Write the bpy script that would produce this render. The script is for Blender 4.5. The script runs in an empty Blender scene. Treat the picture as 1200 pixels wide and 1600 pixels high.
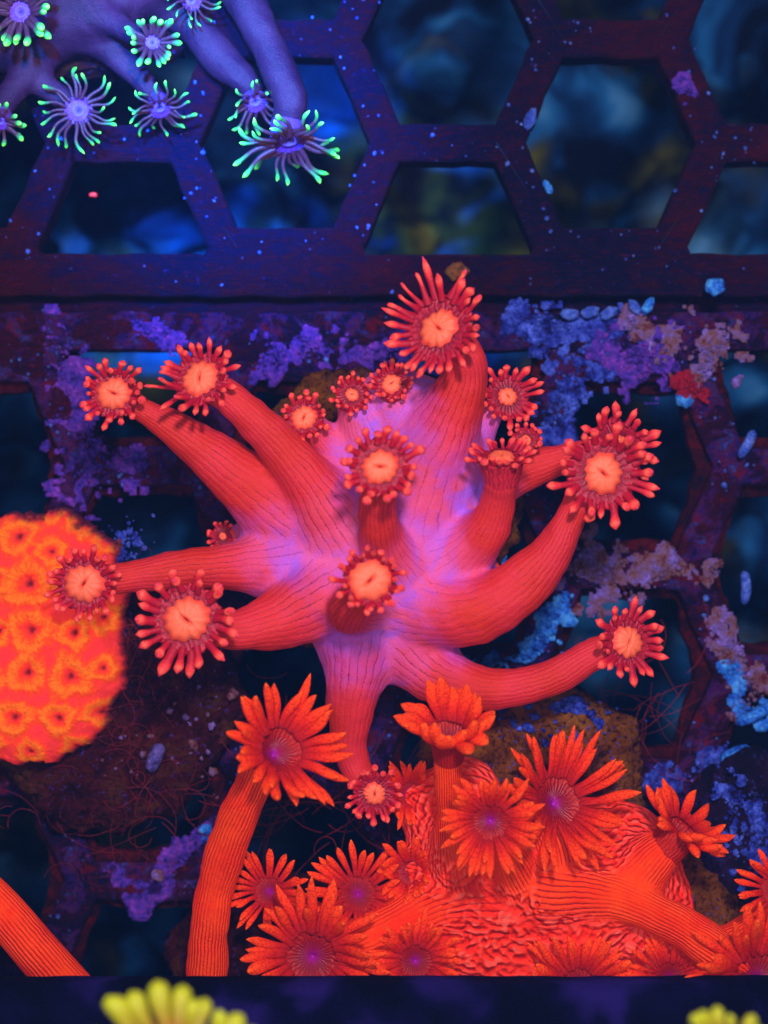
import bpy, math, random
import numpy as np
from mathutils import Vector, Matrix, noise as mnoise

# ------------------------------------------------------------------ camera, world, lamps, exposure
S = bpy.context.scene
S.unit_settings.scale_length = 0.01          # one unit is one centimetre
H = 30.0                                     # camera height above the racks
cam_d = bpy.data.cameras.new('camera')
cam = bpy.data.objects.new('camera', cam_d)
S.collection.objects.link(cam)
cam.location = (0, 0, H)
cam_d.sensor_fit = 'VERTICAL'
cam_d.sensor_height = 24.0
cam_d.lens = 12.0 / (8.0 / H)
cam_d.clip_start = 0.1
cam_d.clip_end = 500
cam_d.dof.use_dof = True
cam_d.dof.focus_distance = H - 2.1
cam_d.dof.aperture_fstop = (cam_d.lens / 1000.0) / 0.5
S.camera = cam

W = bpy.data.worlds.new('World')
S.world = W
W.use_nodes = True
W.node_tree.nodes['Background'].inputs[0].default_value = (0.25, 0.25, 0.9, 1)
W.node_tree.nodes['Background'].inputs[1].default_value = 0.02

def lamp(name, loc, target, size, power, color):
    d = bpy.data.lights.new(name, 'AREA')
    d.shape = 'DISK'; d.size = size; d.energy = power; d.color = color
    o = bpy.data.objects.new(name, d)
    S.collection.objects.link(o)
    o.location = loc
    o.rotation_euler = (Vector(target) - Vector(loc)).to_track_quat('-Z', 'Y').to_euler()
    return o
lamp('tank_lamp', (3.0, 11, 36), (0, 0, 0), 3.4, 12500, (1.0, 0.86, 0.98))
lamp('tank_lamp_wide', (-4, -3, 40), (0, 0, 0), 22.0, 5200, (0.85, 0.85, 1.0))
sd = bpy.data.lights.new('added_haze_spot', 'SPOT')  # added spot, no fixture seen; stands in for blue haze at upper left
sd.energy = 600000; sd.color = (0.02, 0.24, 1.0); sd.spot_size = math.radians(12.5); sd.spot_blend = 1.0; sd.shadow_soft_size = 1.0
so = bpy.data.objects.new('added_haze_spot', sd); S.collection.objects.link(so)
so.location = (-4, 9.5, 36)
so.rotation_euler = (Vector((-2.5, 6.3, 0)) - so.location).to_track_quat('-Z', 'Y').to_euler()
S.view_settings.view_transform = 'Standard'
S.view_settings.look = 'None'
S.view_settings.exposure = 0.18
S.view_settings.gamma = 1.0

random.seed(7)
rng = np.random.default_rng(7)
C = S.collection

# ------------------------------------------------------------------ helpers
def at(px, py, z=0.0):
    s = (H - z) / H
    return Vector(((px - 600) / 100 * s, (800 - py) / 100 * s, z))
def sr(r, g, b):
    f = lambda c: (c / 255 / 12.92) if c / 255 <= 0.04045 else ((c / 255 + 0.055) / 1.055) ** 2.4
    return (f(r), f(g), f(b), 1.0)
def smooth(a, b, x):
    t = np.clip((x - a) / (b - a), 0, 1)
    return t * t * (3 - 2 * t)

def mesh_obj(name, verts, faces, mats, parent=None, attrs=None, normals=None, shade=True, loc=None):
    me = bpy.data.meshes.new(name)
    off = Vector(loc) if loc is not None else Vector((0, 0, 0))
    v = np.asarray(verts, dtype=np.float64).reshape(-1, 3) - np.array(off)
    if isinstance(faces, np.ndarray):
        nf, k = faces.shape
        me.vertices.add(len(v)); me.vertices.foreach_set('co', v.ravel())
        me.loops.add(nf * k); me.loops.foreach_set('vertex_index', faces.ravel().astype(np.int32))
        me.polygons.add(nf)
        me.polygons.foreach_set('loop_start', np.arange(0, nf * k, k, dtype=np.int32))
        me.update(calc_edges=True)
        me.validate()
    else:
        me.from_pydata(v.tolist(), [], faces)
    if attrs:
        for n, a in attrs.items():
            at_ = me.attributes.new(n, 'FLOAT', 'POINT')
            at_.data.foreach_set('value', np.asarray(a, dtype=np.float32))
    me.polygons.foreach_set('use_smooth', [shade] * len(me.polygons))
    if normals is not None:
        me.normals_split_custom_set_from_vertices(normals.tolist())
    me.materials.append(mats)
    o = bpy.data.objects.new(name, me)
    C.objects.link(o)
    if parent is not None:
        o.parent = parent
        o.location = off - world_loc(parent)
    else:
        o.location = off
    return o
def world_loc(o):
    l = Vector(o.location)
    while o.parent is not None:
        o = o.parent
        l = l + Vector(o.location)
    return l
def thing(name, label, cat, loc, group=None):
    o = bpy.data.objects.new(name, None); C.objects.link(o)
    o.location = loc; o.empty_display_size = 0.3
    o['label'] = label; o['category'] = cat
    if group: o['group'] = group
    return o
def tag(o, label=None, cat=None, group=None, kind=None):
    for k, v in (('label', label), ('category', cat), ('group', group), ('kind', kind)):
        if v: o[k] = v
    return o

# ---- node helper
class NT:
    def __init__(s, name, rough=0.5, spec=0.3):
        s.m = bpy.data.materials.new(name); s.m.use_nodes = True
        s.t = s.m.node_tree; s.n = s.t.nodes; s.l = s.t.links
        s.b = s.n['Principled BSDF']
        s.b.inputs['Roughness'].default_value = rough
        s.b.inputs['Specular IOR Level'].default_value = spec
    def put(s, inp, v):
        if isinstance(v, bpy.types.NodeSocket): s.l.new(v, inp)
        else: inp.default_value = v
    def attr(s, name):
        a = s.n.new('ShaderNodeAttribute'); a.attribute_name = name; return a.outputs['Fac']
    def coord(s, which='Object'):
        if which == 'World':
            g = s.n.new('ShaderNodeNewGeometry'); return g.outputs['Position']
        return s.n.new('ShaderNodeTexCoord').outputs[which]
    def scale(s, v, sc):
        m = s.n.new('ShaderNodeMapping'); s.l.new(v, m.inputs['Vector']); m.inputs['Scale'].default_value = sc; return m.outputs[0]
    def noise(s, vec, scale, detail=4, rough=0.6, dist=0.0, col=False):
        n = s.n.new('ShaderNodeTexNoise'); s.l.new(vec, n.inputs['Vector'])
        n.inputs['Scale'].default_value = scale; n.inputs['Detail'].default_value = detail
        n.inputs['Roughness'].default_value = rough; n.inputs['Distortion'].default_value = dist
        return n.outputs['Color' if col else 'Fac']
    def voro(s, vec, scale, feature='F1', out='Distance', rand=1.0):
        n = s.n.new('ShaderNodeTexVoronoi'); n.feature = feature
        s.l.new(vec, n.inputs['Vector']); n.inputs['Scale'].default_value = scale
        n.inputs['Randomness'].default_value = rand
        return n.outputs[out]
    def gabor(s, vec, scale, freq=2.0, aniso=0.0):
        n = s.n.new('ShaderNodeTexGabor'); n.gabor_type = '3D'; s.l.new(vec, n.inputs['Vector'])
        n.inputs['Scale'].default_value = scale; n.inputs['Frequency'].default_value = freq
        n.inputs['Anisotropy'].default_value = aniso
        return n.outputs['Value']
    def ramp(s, f, stops, interp='LINEAR'):
        r = s.n.new('ShaderNodeValToRGB'); s.l.new(f, r.inputs[0]); e = r.color_ramp.elements
        r.color_ramp.interpolation = interp
        while len(e) < len(stops): e.new(0.5)
        for x, (p, c) in zip(e, stops):
            x.position = p
            x.color = c if len(c) == 4 else (*c, 1)
        return r.outputs[0]
    def step(s, f, a, b):
        m = s.n.new('ShaderNodeMapRange'); m.interpolation_type = 'SMOOTHSTEP'
        s.l.new(f, m.inputs[0]); m.inputs[1].default_value = a; m.inputs[2].default_value = b
        return m.outputs[0]
    def math(s, op, a, b=0.0, c=0.0):
        m = s.n.new('ShaderNodeMath'); m.operation = op
        s.put(m.inputs[0], a); s.put(m.inputs[1], b); s.put(m.inputs[2], c)
        return m.outputs[0]
    def mix(s, f, a, b, blend='MIX'):
        m = s.n.new('ShaderNodeMix'); m.data_type = 'RGBA'; m.blend_type = blend
        s.put(m.inputs[0], f); s.put(m.inputs[6], a); s.put(m.inputs[7], b)
        return m.outputs[2]
    def bump(s, h, strength=0.4, dist=0.05, prev=None):
        b = s.n.new('ShaderNodeBump'); s.l.new(h, b.inputs['Height'])
        b.inputs['Strength'].default_value = strength; b.inputs['Distance'].default_value = dist
        if prev is not None: s.l.new(prev, b.inputs['Normal'])
        s.l.new(b.outputs[0], s.b.inputs['Normal']); return b.outputs[0]
    def color(s, c):
        s.put(s.b.inputs['Base Color'], c); return s
    def objrand(s):
        return s.n.new('ShaderNodeObjectInfo').outputs['Random']

# ------------------------------------------------------------------ materials
def flesh_mat(name, body, body2, red, red2, line, lines=26, body_lines=0.35, line_amt=0.75, gabor=False, glow=0.0, lt=1.12, lb=.1):
    N = NT(name, 0.42, 0.14)
    w = N.coord('World')
    tint = N.attr('tint'); ca = N.attr('ca'); sa = N.attr('sa'); sw = N.attr('sw')
    ang = N.math('ARCTAN2', sa, ca)
    nz = N.noise(w, 2.6, 3, 0.5)
    ph = N.math('MULTIPLY_ADD', ang, float(lines), N.math('MULTIPLY_ADD', nz, 5.0, N.math('MULTIPLY', N.noise(w, 7, 3, .6), 2.6)))
    sn = N.math('SINE', ph)
    fine = N.noise(w, 28, 4, 0.7)
    ln = N.step(N.math('ADD', sn, N.math('MULTIPLY', fine, 0.7)), lt, lt + .3)
    ln = N.math('MULTIPLY', N.math('MULTIPLY', ln, sw), N.step(N.noise(w, 0.7, 3, 0.6), 0.34, 0.58))
    big = N.step(N.noise(w, 0.9, 4, 0.65, 0.6), 0.36, 0.6)
    bcol = N.mix(big, body, body2)
    rcol = N.mix(N.step(N.noise(w, 1.6, 4, 0.6), 0.35, 0.68), red, red2)
    edge = N.math('ADD', tint, N.math('MULTIPLY', N.math('SUBTRACT', N.noise(w, 2.2, 4, 0.6), 0.5), 0.5))
    col = N.mix(N.step(edge, 0.05, 0.95), bcol, rcol)
    col = N.mix(N.math('MULTIPLY', N.step(fine, 0.5, 0.75), 0.22), col, N.mix(0.5, line, red))
    col = N.mix(N.math('MULTIPLY', ln, line_amt), col, line)
    hgt = N.math('ADD', N.math('MULTIPLY', sn, N.math('MULTIPLY', sw, -lb)), N.math('MULTIPLY', fine, 0.8))
    if gabor:
        ww = N.n.new('ShaderNodeVectorMath'); ww.operation = 'ADD'
        N.l.new(w, ww.inputs[0])
        sc = N.n.new('ShaderNodeVectorMath'); sc.operation = 'SCALE'
        N.l.new(N.noise(w, 3.0, 2, 0.5, col=True), sc.inputs[0]); sc.inputs['Scale'].default_value = 0.15
        N.l.new(sc.outputs[0], ww.inputs[1])
        g = N.gabor(ww.outputs[0], 3.9, 2.2, 0.25)
        inv = N.math('SUBTRACT', 1.0, N.step(tint, 0.35, 0.8))
        gl = N.math('MULTIPLY', N.step(g, 0.5, 0.22), inv)
        col = N.mix(N.math('MULTIPLY', gl, 0.8), col, sr(216, 22, 14))
        col = N.mix(N.math('MULTIPLY', N.math('MULTIPLY', N.step(g, 0.5, 0.72), inv), 0.6), col, sr(255, 104, 84))
        hgt = N.math('ADD', hgt, N.math('MULTIPLY', N.math('MULTIPLY', N.step(g, 0.25, 0.62), inv), 3.0))
    N.bump(hgt, 0.7 if gabor else 0.5, 0.07 if gabor else 0.05)
    N.color(col)
    if glow: N.put(N.b.inputs['Emission Color'], col); N.b.inputs['Emission Strength'].default_value = glow
    return N.m

M_coreA = flesh_mat('violet_red_flesh', sr(150, 92, 226), sr(216, 86, 140), sr(204, 44, 50), sr(196, 42, 28), sr(100, 8, 32), 25, line_amt=.75, glow=.1)
M_coreB = flesh_mat('orange_red_flesh', sr(255, 60, 44), sr(252, 46, 20), sr(252, 66, 4), sr(236, 44, 4), sr(140, 6, 6), 34, line_amt=0.85, gabor=True, glow=.15, lt=.8, lb=.2)
M_coreC = flesh_mat('purple_flesh', sr(80, 34, 60), sr(52, 20, 40), sr(70, 34, 58), sr(50, 20, 46), sr(60, 30, 90), 18, line_amt=0.08, lb=0.0)

def tent_mat(name, stops, gran=0.0, gran_col=None, rough=0.4, spec=0.3, var=0.12, glow=0.12, bs=0.35):
    N = NT(name, rough, spec)
    t = N.attr('t')
    w = N.coord('World')
    nz = N.noise(w, 9, 4, 0.65)
    f = N.math('ADD', t, N.math('MULTIPLY', N.math('SUBTRACT', nz, 0.5), var * 2))
    col = N.ramp(f, stops)
    fine = N.noise(w, 30, 4, 0.7)
    if gran > 0:
        col = N.mix(N.math('MULTIPLY', N.step(fine, 0.45, 0.58), gran), col, gran_col)
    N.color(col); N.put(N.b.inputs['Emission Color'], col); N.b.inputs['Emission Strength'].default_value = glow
    N.bump(N.math('ADD', fine, nz), bs, 0.03)
    return N.m
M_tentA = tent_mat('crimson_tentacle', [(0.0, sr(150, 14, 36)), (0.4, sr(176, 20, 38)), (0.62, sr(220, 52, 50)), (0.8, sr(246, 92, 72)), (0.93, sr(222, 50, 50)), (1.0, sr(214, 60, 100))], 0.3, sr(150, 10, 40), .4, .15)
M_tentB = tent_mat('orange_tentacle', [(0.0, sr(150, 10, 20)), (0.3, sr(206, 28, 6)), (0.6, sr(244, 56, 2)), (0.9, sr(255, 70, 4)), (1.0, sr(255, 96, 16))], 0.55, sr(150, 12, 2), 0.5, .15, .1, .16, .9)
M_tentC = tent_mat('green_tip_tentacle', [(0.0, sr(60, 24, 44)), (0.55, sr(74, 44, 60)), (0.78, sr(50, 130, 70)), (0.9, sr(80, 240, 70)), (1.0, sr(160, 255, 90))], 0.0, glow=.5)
M_tentD = tent_mat('yellow_tentacle', [(0.0, sr(150, 70, 10)), (0.4, sr(150, 134, 8)), (1.0, sr(176, 184, 12))], 0.0)

def disc_mat(name, stops, ribs=40, amt=0.4, dark=(0.3, 0.02, 0.02, 1)):
    N = NT(name, 0.45, 0.3)
    r = N.attr('t'); ca = N.attr('ca'); sa = N.attr('sa')
    w = N.coord('World')
    nz = N.noise(w, 7, 3, 0.6)
    col = N.ramp(N.math('ADD', r, N.math('MULTIPLY', N.math('SUBTRACT', nz, 0.5), 0.16)), stops)
    ang = N.math('ARCTAN2', sa, ca)
    sn = N.math('SINE', N.math('MULTIPLY_ADD', ang, float(ribs), N.math('MULTIPLY', nz, 14.0)))
    fine = N.noise(w, 24, 4, 0.75)
    ln = N.math('MULTIPLY', N.step(sn, 0.35, 0.95), N.step(r, 0.12, 0.4))
    col = N.mix(N.math('MULTIPLY', ln, amt), col, dark)
    N.color(col)
    N.bump(N.math('ADD', N.math('MULTIPLY', sn, -amt), fine), 0.4, 0.03)
    return N.m
M_discA = disc_mat('salmon_disc', [(0.0, sr(150, 20, 30)), (0.1, sr(210, 60, 60)), (0.2, sr(250, 112, 72)), (0.8, sr(248, 106, 68)), (0.98, sr(236, 70, 50))], 20, 0.05, sr(214, 60, 50))
M_crownA = disc_mat('crimson_crown', [(0.0, sr(120, 8, 34)), (0.5, sr(128, 8, 36)), (0.8, sr(176, 22, 46)), (1.0, sr(200, 36, 50))], 24, 0.5, sr(96, 4, 30))
M_discB = disc_mat('magenta_disc', [(0.0, sr(200, 60, 240)), (0.06, sr(160, 12, 150)), (0.25, sr(142, 6, 70)), (0.5, sr(140, 8, 30)), (0.75, sr(170, 20, 14)), (1.0, sr(190, 30, 8))], 31, 0.6, sr(120, 6, 20))
M_discC = disc_mat('violet_disc', [(0.0, sr(60, 30, 90)), (0.3, sr(130, 90, 190)), (0.7, sr(110, 40, 140)), (1.0, sr(110, 60, 160))], 20, 0.3, sr(70, 20, 90))
M_discD = disc_mat('yellow_orange_disc', [(0.0, sr(170, 50, 10)), (0.5, sr(210, 96, 14)), (1.0, sr(190, 150, 20))], 20, 0.2, sr(120, 40, 5))

def rack_mat(name='rack_plastic', growth=0.0):
    N = NT(name, 0.7, 0.1)
    w = N.coord('World')
    n1 = N.noise(w, 0.35, 4, 0.6, 0.5)
    n2 = N.noise(N.scale(w, (1.0, 3.2, 1.0)), 2.4, 7, 0.72, 0.7)
    f = N.math('ADD', N.math('MULTIPLY', n1, 0.75), N.math('MULTIPLY', n2, 0.5))
    col = N.ramp(f, [(0.42, sr(8, 8, 44)), (0.55, sr(18, 9, 58)), (0.63, sr(46, 4, 42)), (0.74, sr(72, 3, 28))])
    streak = N.noise(N.scale(w, (1.2, 7.0, 1.0)), 4.5, 6, 0.75, 0.4)
    col = N.mix(N.math('MULTIPLY', N.step(streak, 0.54, 0.72), 0.65), col, sr(120, 10, 52))
    blot = N.noise(w, 7.5, 6, 0.78, 0.3)
    col = N.mix(N.math('MULTIPLY', N.step(blot, 0.6, 0.7), 0.6), col, sr(60, 44, 150))
    if growth:
        g = N.noise(w, 1.7, 8, 0.72, 0.5)
        gc = N.ramp(N.noise(w, 4.3, 5, 0.7, 0.3), [(.36, sr(16, 8, 56)), (.46, sr(62, 30, 130)), (.54, sr(104, 30, 80)), (.6, sr(40, 60, 150)), (.7, sr(110, 90, 200))])
        col = N.mix(N.math('MULTIPLY', N.step(g, 0.47, 0.54), growth), col, gc)
        col = N.mix(N.math('MULTIPLY', N.step(N.noise(w, 2.3, 7, 0.75, 0.2), 0.55, 0.62), 0.8), col, sr(120, 8, 30))
    spk = N.step(N.voro(w, 5.5), 0.14, 0.05)
    col = N.mix(N.math('MULTIPLY', spk, N.step(N.noise(w, 3.1, 2), 0.52, 0.6)), col, sr(90, 110, 210))
    gr = N.noise(w, 30, 5, 0.8)
    col = N.mix(N.math('MULTIPLY', N.step(gr, 0.5, 0.38), 0.6), col, sr(6, 4, 22))
    N.color(col)
    N.bump(N.math('ADD', N.math('ADD', streak, blot), N.math('MULTIPLY', gr, .4)), 0.9, 0.14)
    return N.m
M_rack = rack_mat()
M_rackL = rack_mat('overgrown_rack_plastic', 0.8)

def film_mat():
    N = NT('dark_red_film', .7, .08); w = N.coord('World')
    N.color(N.ramp(N.noise(w, 3.2, 6, .7, .5), [(.35, sr(10, 3, 22)), (.5, sr(44, 2, 14)), (.62, sr(78, 3, 12)), (.75, sr(60, 34, 16))]))
    N.bump(N.noise(w, 14, 5, .7), .8, .08)
    return N.m
M_film = film_mat()
def bar_mat():
    N = NT('bar_plastic', .9, .02); w = N.coord('World')
    N.color(N.ramp(N.noise(w, 1.0, 2, .4, .3), [(.45, sr(4, 2, 16)), (.57, sr(8, 4, 36)), (.7, sr(30, 18, 80))]))
    N.bump(N.noise(w, 8, 5, .7), .6, .08)
    return N.m
M_bar = bar_mat()
def crust_mat(name, a, b, c, scale=5.0):
    N = NT(name, 0.7, 0.1)
    w = N.coord('World')
    col = N.ramp(N.noise(w, scale, 6, 0.8, 0.4), [(0.38, c), (0.47, a), (0.56, b), (0.66, tuple(min(1, x * 1.9) for x in b[:3]))])
    fine = N.noise(w, 20, 6, 0.85)
    col = N.mix(N.math('MULTIPLY', N.step(fine, 0.55, 0.42), 0.5), col, c)
    N.color(col)
    N.bump(fine, 0.8, 0.05)
    return N.m
M_violet = crust_mat('violet_crust', sr(72, 48, 170), sr(108, 52, 160), sr(34, 10, 60))
M_azure = crust_mat('azure_crust', sr(34, 110, 214), sr(70, 150, 236), sr(24, 44, 140))
M_blue = crust_mat('blue_crust', sr(34, 52, 160), sr(70, 92, 200), sr(24, 10, 66), 4.0)
M_pale = crust_mat('pale_crust', sr(120, 84, 90), sr(110, 90, 170), sr(80, 20, 34), 3.5)
M_redcrust = crust_mat('red_crust', sr(170, 16, 36), sr(130, 20, 50), sr(70, 6, 30), 4.0)
M_speck = crust_mat('pale_blue_speck', sr(60, 96, 190), sr(90, 116, 205), sr(40, 50, 150), 6.0)

def rock_mat(name, a, b, dark, fleck):
    N = NT(name, 0.8, 0.08)
    w = N.coord('World')
    n1 = N.noise(w, 1.5, 6, 0.7, 0.5)
    col = N.ramp(n1, [(0.36, dark), (0.5, a), (0.66, b)])
    fine = N.noise(w, 13, 8, 0.85)
    col = N.mix(N.step(fine, 0.52, 0.4), col, dark)
    fl = N.math('MULTIPLY', N.step(N.noise(w, 11, 6, 0.8), 0.57, 0.63), N.step(N.noise(w, 1.9, 3), 0.42, 0.58))
    col = N.mix(fl, col, fleck)
    N.color(col)
    N.bump(N.math('ADD', fine, n1), 1.0, 0.12)
    return N.m
M_rock = rock_mat('olive_rock', sr(140, 76, 14), sr(176, 110, 26), sr(40, 10, 14), sr(100, 90, 210))
M_rock2 = rock_mat('maroon_rock', sr(78, 14, 18), sr(96, 54, 12), sr(26, 2, 16), sr(90, 60, 160))
M_rock3 = rock_mat('blue_purple_rock', sr(44, 16, 56), sr(60, 40, 120), sr(16, 8, 36), sr(70, 100, 210))

def floor_mat():
    N = NT('tank_floor', 0.9, 0.05)
    w = N.coord('World')
    n1 = N.noise(w, 0.22, 3, 0.6, 0.5)
    blue = N.ramp(N.noise(w, 0.42, 3, 0.55, 0.8), [(0.40, sr(2, 6, 22)), (0.5, sr(10, 46, 88)), (0.58, sr(24, 88, 140)), (0.7, sr(80, 140, 180))])
    olive = N.ramp(N.noise(w, 0.5, 3, 0.6, 0.4), [(0.42, sr(10, 10, 8)), (0.55, sr(50, 54, 12)), (0.7, sr(96, 96, 30))])
    N.color(N.mix(N.step(n1, 0.52, 0.62), blue, olive))
    return N.m
M_floor = floor_mat()
def plain(name, col, rough=0.5, var=None):
    N = NT(name, rough, 0.3)
    if var: N.color(N.mix(N.noise(N.coord('World'), 6, 4, 0.6), col, var))
    else: N.color(col)
    return N.m
M_hair = plain('red_hair_algae', sr(150, 6, 28), 0.6, sr(60, 4, 30))
M_mouth = plain('mouth_red', sr(150, 20, 40), 0.5)

def leftcoral_mat():
    N = NT('orange_corallite_flesh', 0.42, 0.3)
    w = N.coord('World')
    t = N.attr('ring')
    nz = N.noise(w, 11, 6, 0.8, 0.6)
    f = N.math('ADD', t, N.math('MULTIPLY', N.math('SUBTRACT', nz, 0.5), 1.9))
    col = N.ramp(f, [(0.0, sr(250, 52, 52)), (0.4, sr(252, 62, 26)), (0.7, sr(254, 84, 6)), (1.05, sr(255, 116, 10))])
    fine = N.noise(w, 26, 5, 0.75)
    col = N.mix(N.math('MULTIPLY', N.step(fine, 0.56, 0.68), 0.6), col, sr(196, 20, 8))
    col = N.mix(N.attr('pit'), col, sr(90, 4, 10))
    col = N.mix(N.attr('rim'), col, sr(70, 8, 30))  # shade at the coral's outer edge painted into its colour
    N.color(col)
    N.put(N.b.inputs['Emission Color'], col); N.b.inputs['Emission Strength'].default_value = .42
    N.bump(N.math('ADD', fine, nz), 0.9, 0.07)
    return N.m
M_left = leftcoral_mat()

# ------------------------------------------------------------------ implicit surface of a colony
def catmull(pts, m):
    P = np.array(pts, float)
    P = np.vstack([2 * P[0] - P[1], P, 2 * P[-1] - P[-2]])
    out = []
    n = len(P) - 3
    for s in np.linspace(0, n, m):
        i = min(int(s), n - 1); u = s - i
        p0, p1, p2, p3 = P[i:i + 4]
        out.append(0.5 * (2 * p1 + (p2 - p0) * u + (2 * p0 - 5 * p1 + 4 * p2 - p3) * u * u + (3 * p1 - p0 - 3 * p2 + p3) * u ** 3))
    return np.array(out)
def frames(path):
    P = path[:, :3]
    T = np.gradient(P, axis=0); T /= np.linalg.norm(T, axis=1)[:, None]
    n = np.cross(T[0], [0, 0, 1.0])
    if np.linalg.norm(n) < 0.2: n = np.cross(T[0], [0, 1.0, 0])
    n /= np.linalg.norm(n); Ns = []
    for t in T:
        n = n - t * np.dot(n, t); n /= np.linalg.norm(n); Ns.append(n.copy())
    Ns = np.array(Ns)
    return T, Ns, np.cross(T, Ns)
def tube_dist(X, path, full=False):
    # X (...,3); path (m,4); distance to a chain of tapered segments
    best = np.full(X.shape[:-1], 1e9)
    if full: idx = np.zeros(X.shape[:-1], int); hh = np.zeros(X.shape[:-1])
    for i in range(len(path) - 1):
        a = path[i, :3]; b = path[i + 1, :3]; ab = b - a
        h = np.clip(((X - a) @ ab) / (ab @ ab + 1e-12), 0, 1)
        d = np.linalg.norm(X - (a + h[..., None] * ab), axis=-1) - (path[i, 3] + (path[i + 1, 3] - path[i, 3]) * h)
        if full:
            m = d < best
            idx[m] = i; hh[m] = h[m]
        best = np.minimum(best, d)
    return (best, idx, hh) if full else best
def ell_dist(X, c, r):
    q = (X - c) / r
    k0 = np.linalg.norm(q, axis=-1); k1 = np.linalg.norm(q / r, axis=-1) + 1e-9
    return k0 * (k0 - 1) / k1
def smin(a, b, k):
    h = np.clip(0.5 + 0.5 * (b - a) / k, 0, 1)
    return b + (a - b) * h - k * h * (1 - h)
def surface_nets(F, org, vox):
    nx, ny, nz = F.shape
    S_ = F < 0
    cell = np.zeros((nx - 1, ny - 1, nz - 1, 3)); cnt = np.zeros((nx - 1, ny - 1, nz - 1))
    quads = []
    crossings = []
    for ax in range(3):
        a = np.moveaxis(F, ax, 0)
        f0, f1 = F.take(range(F.shape[ax] - 1), ax), F.take(range(1, F.shape[ax]), ax)
        cr = (f0 < 0) != (f1 < 0)
        I = np.argwhere(cr)
        t = f0[cr] / (f0[cr] - f1[cr])
        P = I.astype(float); P[:, ax] += t
        o = [x for x in range(3) if x != ax]
        for da in (0, -1):
            for db in (0, -1):
                J = I.copy(); J[:, o[0]] += da; J[:, o[1]] += db
                ok = (J >= 0).all(1) & (J[:, 0] < nx - 1) & (J[:, 1] < ny - 1) & (J[:, 2] < nz - 1)
                np.add.at(cell, tuple(J[ok].T), P[ok]); np.add.at(cnt, tuple(J[ok].T), 1)
        crossings.append((ax, I, (f0[cr] < 0)))
    act = cnt > 0
    ids = np.full(cnt.shape, -1); ids[act] = np.arange(act.sum())
    V = cell[act] / cnt[act][:, None] * vox + org
    for ax, I, neg in crossings:
        o = [(ax + 1) % 3, (ax + 2) % 3]
        ok = (I[:, o[0]] > 0) & (I[:, o[1]] > 0) & (I[:, o[0]] < F.shape[o[0]] - 1) & (I[:, o[1]] < F.shape[o[1]] - 1)
        J = I[ok]; ng = neg[ok]
        def cid(a, b):
            K = J.copy(); K[:, o[0]] += a; K[:, o[1]] += b
            return ids[tuple(K.T)]
        q = np.stack([cid(-1, -1), cid(0, -1), cid(0, 0), cid(-1, 0)], 1)
        q[~ng] = q[~ng][:, ::-1]
        quads.append(q)
    Q = np.vstack(quads)
    Q = Q[(Q >= 0).all(1)]
    return V, Q
def relax(V, Q, it=3, lam=0.5):
    E = np.vstack([Q[:, [0, 1]], Q[:, [1, 2]], Q[:, [2, 3]], Q[:, [3, 0]]])
    for _ in range(it):
        acc = np.zeros_like(V); c = np.zeros(len(V))
        np.add.at(acc, E[:, 0], V[E[:, 1]]); np.add.at(c, E[:, 0], 1)
        np.add.at(acc, E[:, 1], V[E[:, 0]]); np.add.at(c, E[:, 1], 1)
        V = V + lam * (acc / np.maximum(c, 1)[:, None] - V)
    return V
def vnormals(V, Q):
    n = np.cross(V[Q[:, 2]] - V[Q[:, 0]], V[Q[:, 3]] - V[Q[:, 1]])
    N = np.zeros_like(V)
    for i in range(4): np.add.at(N, Q[:, i], n)
    return N / (np.linalg.norm(N, axis=1)[:, None] + 1e-12)

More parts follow.
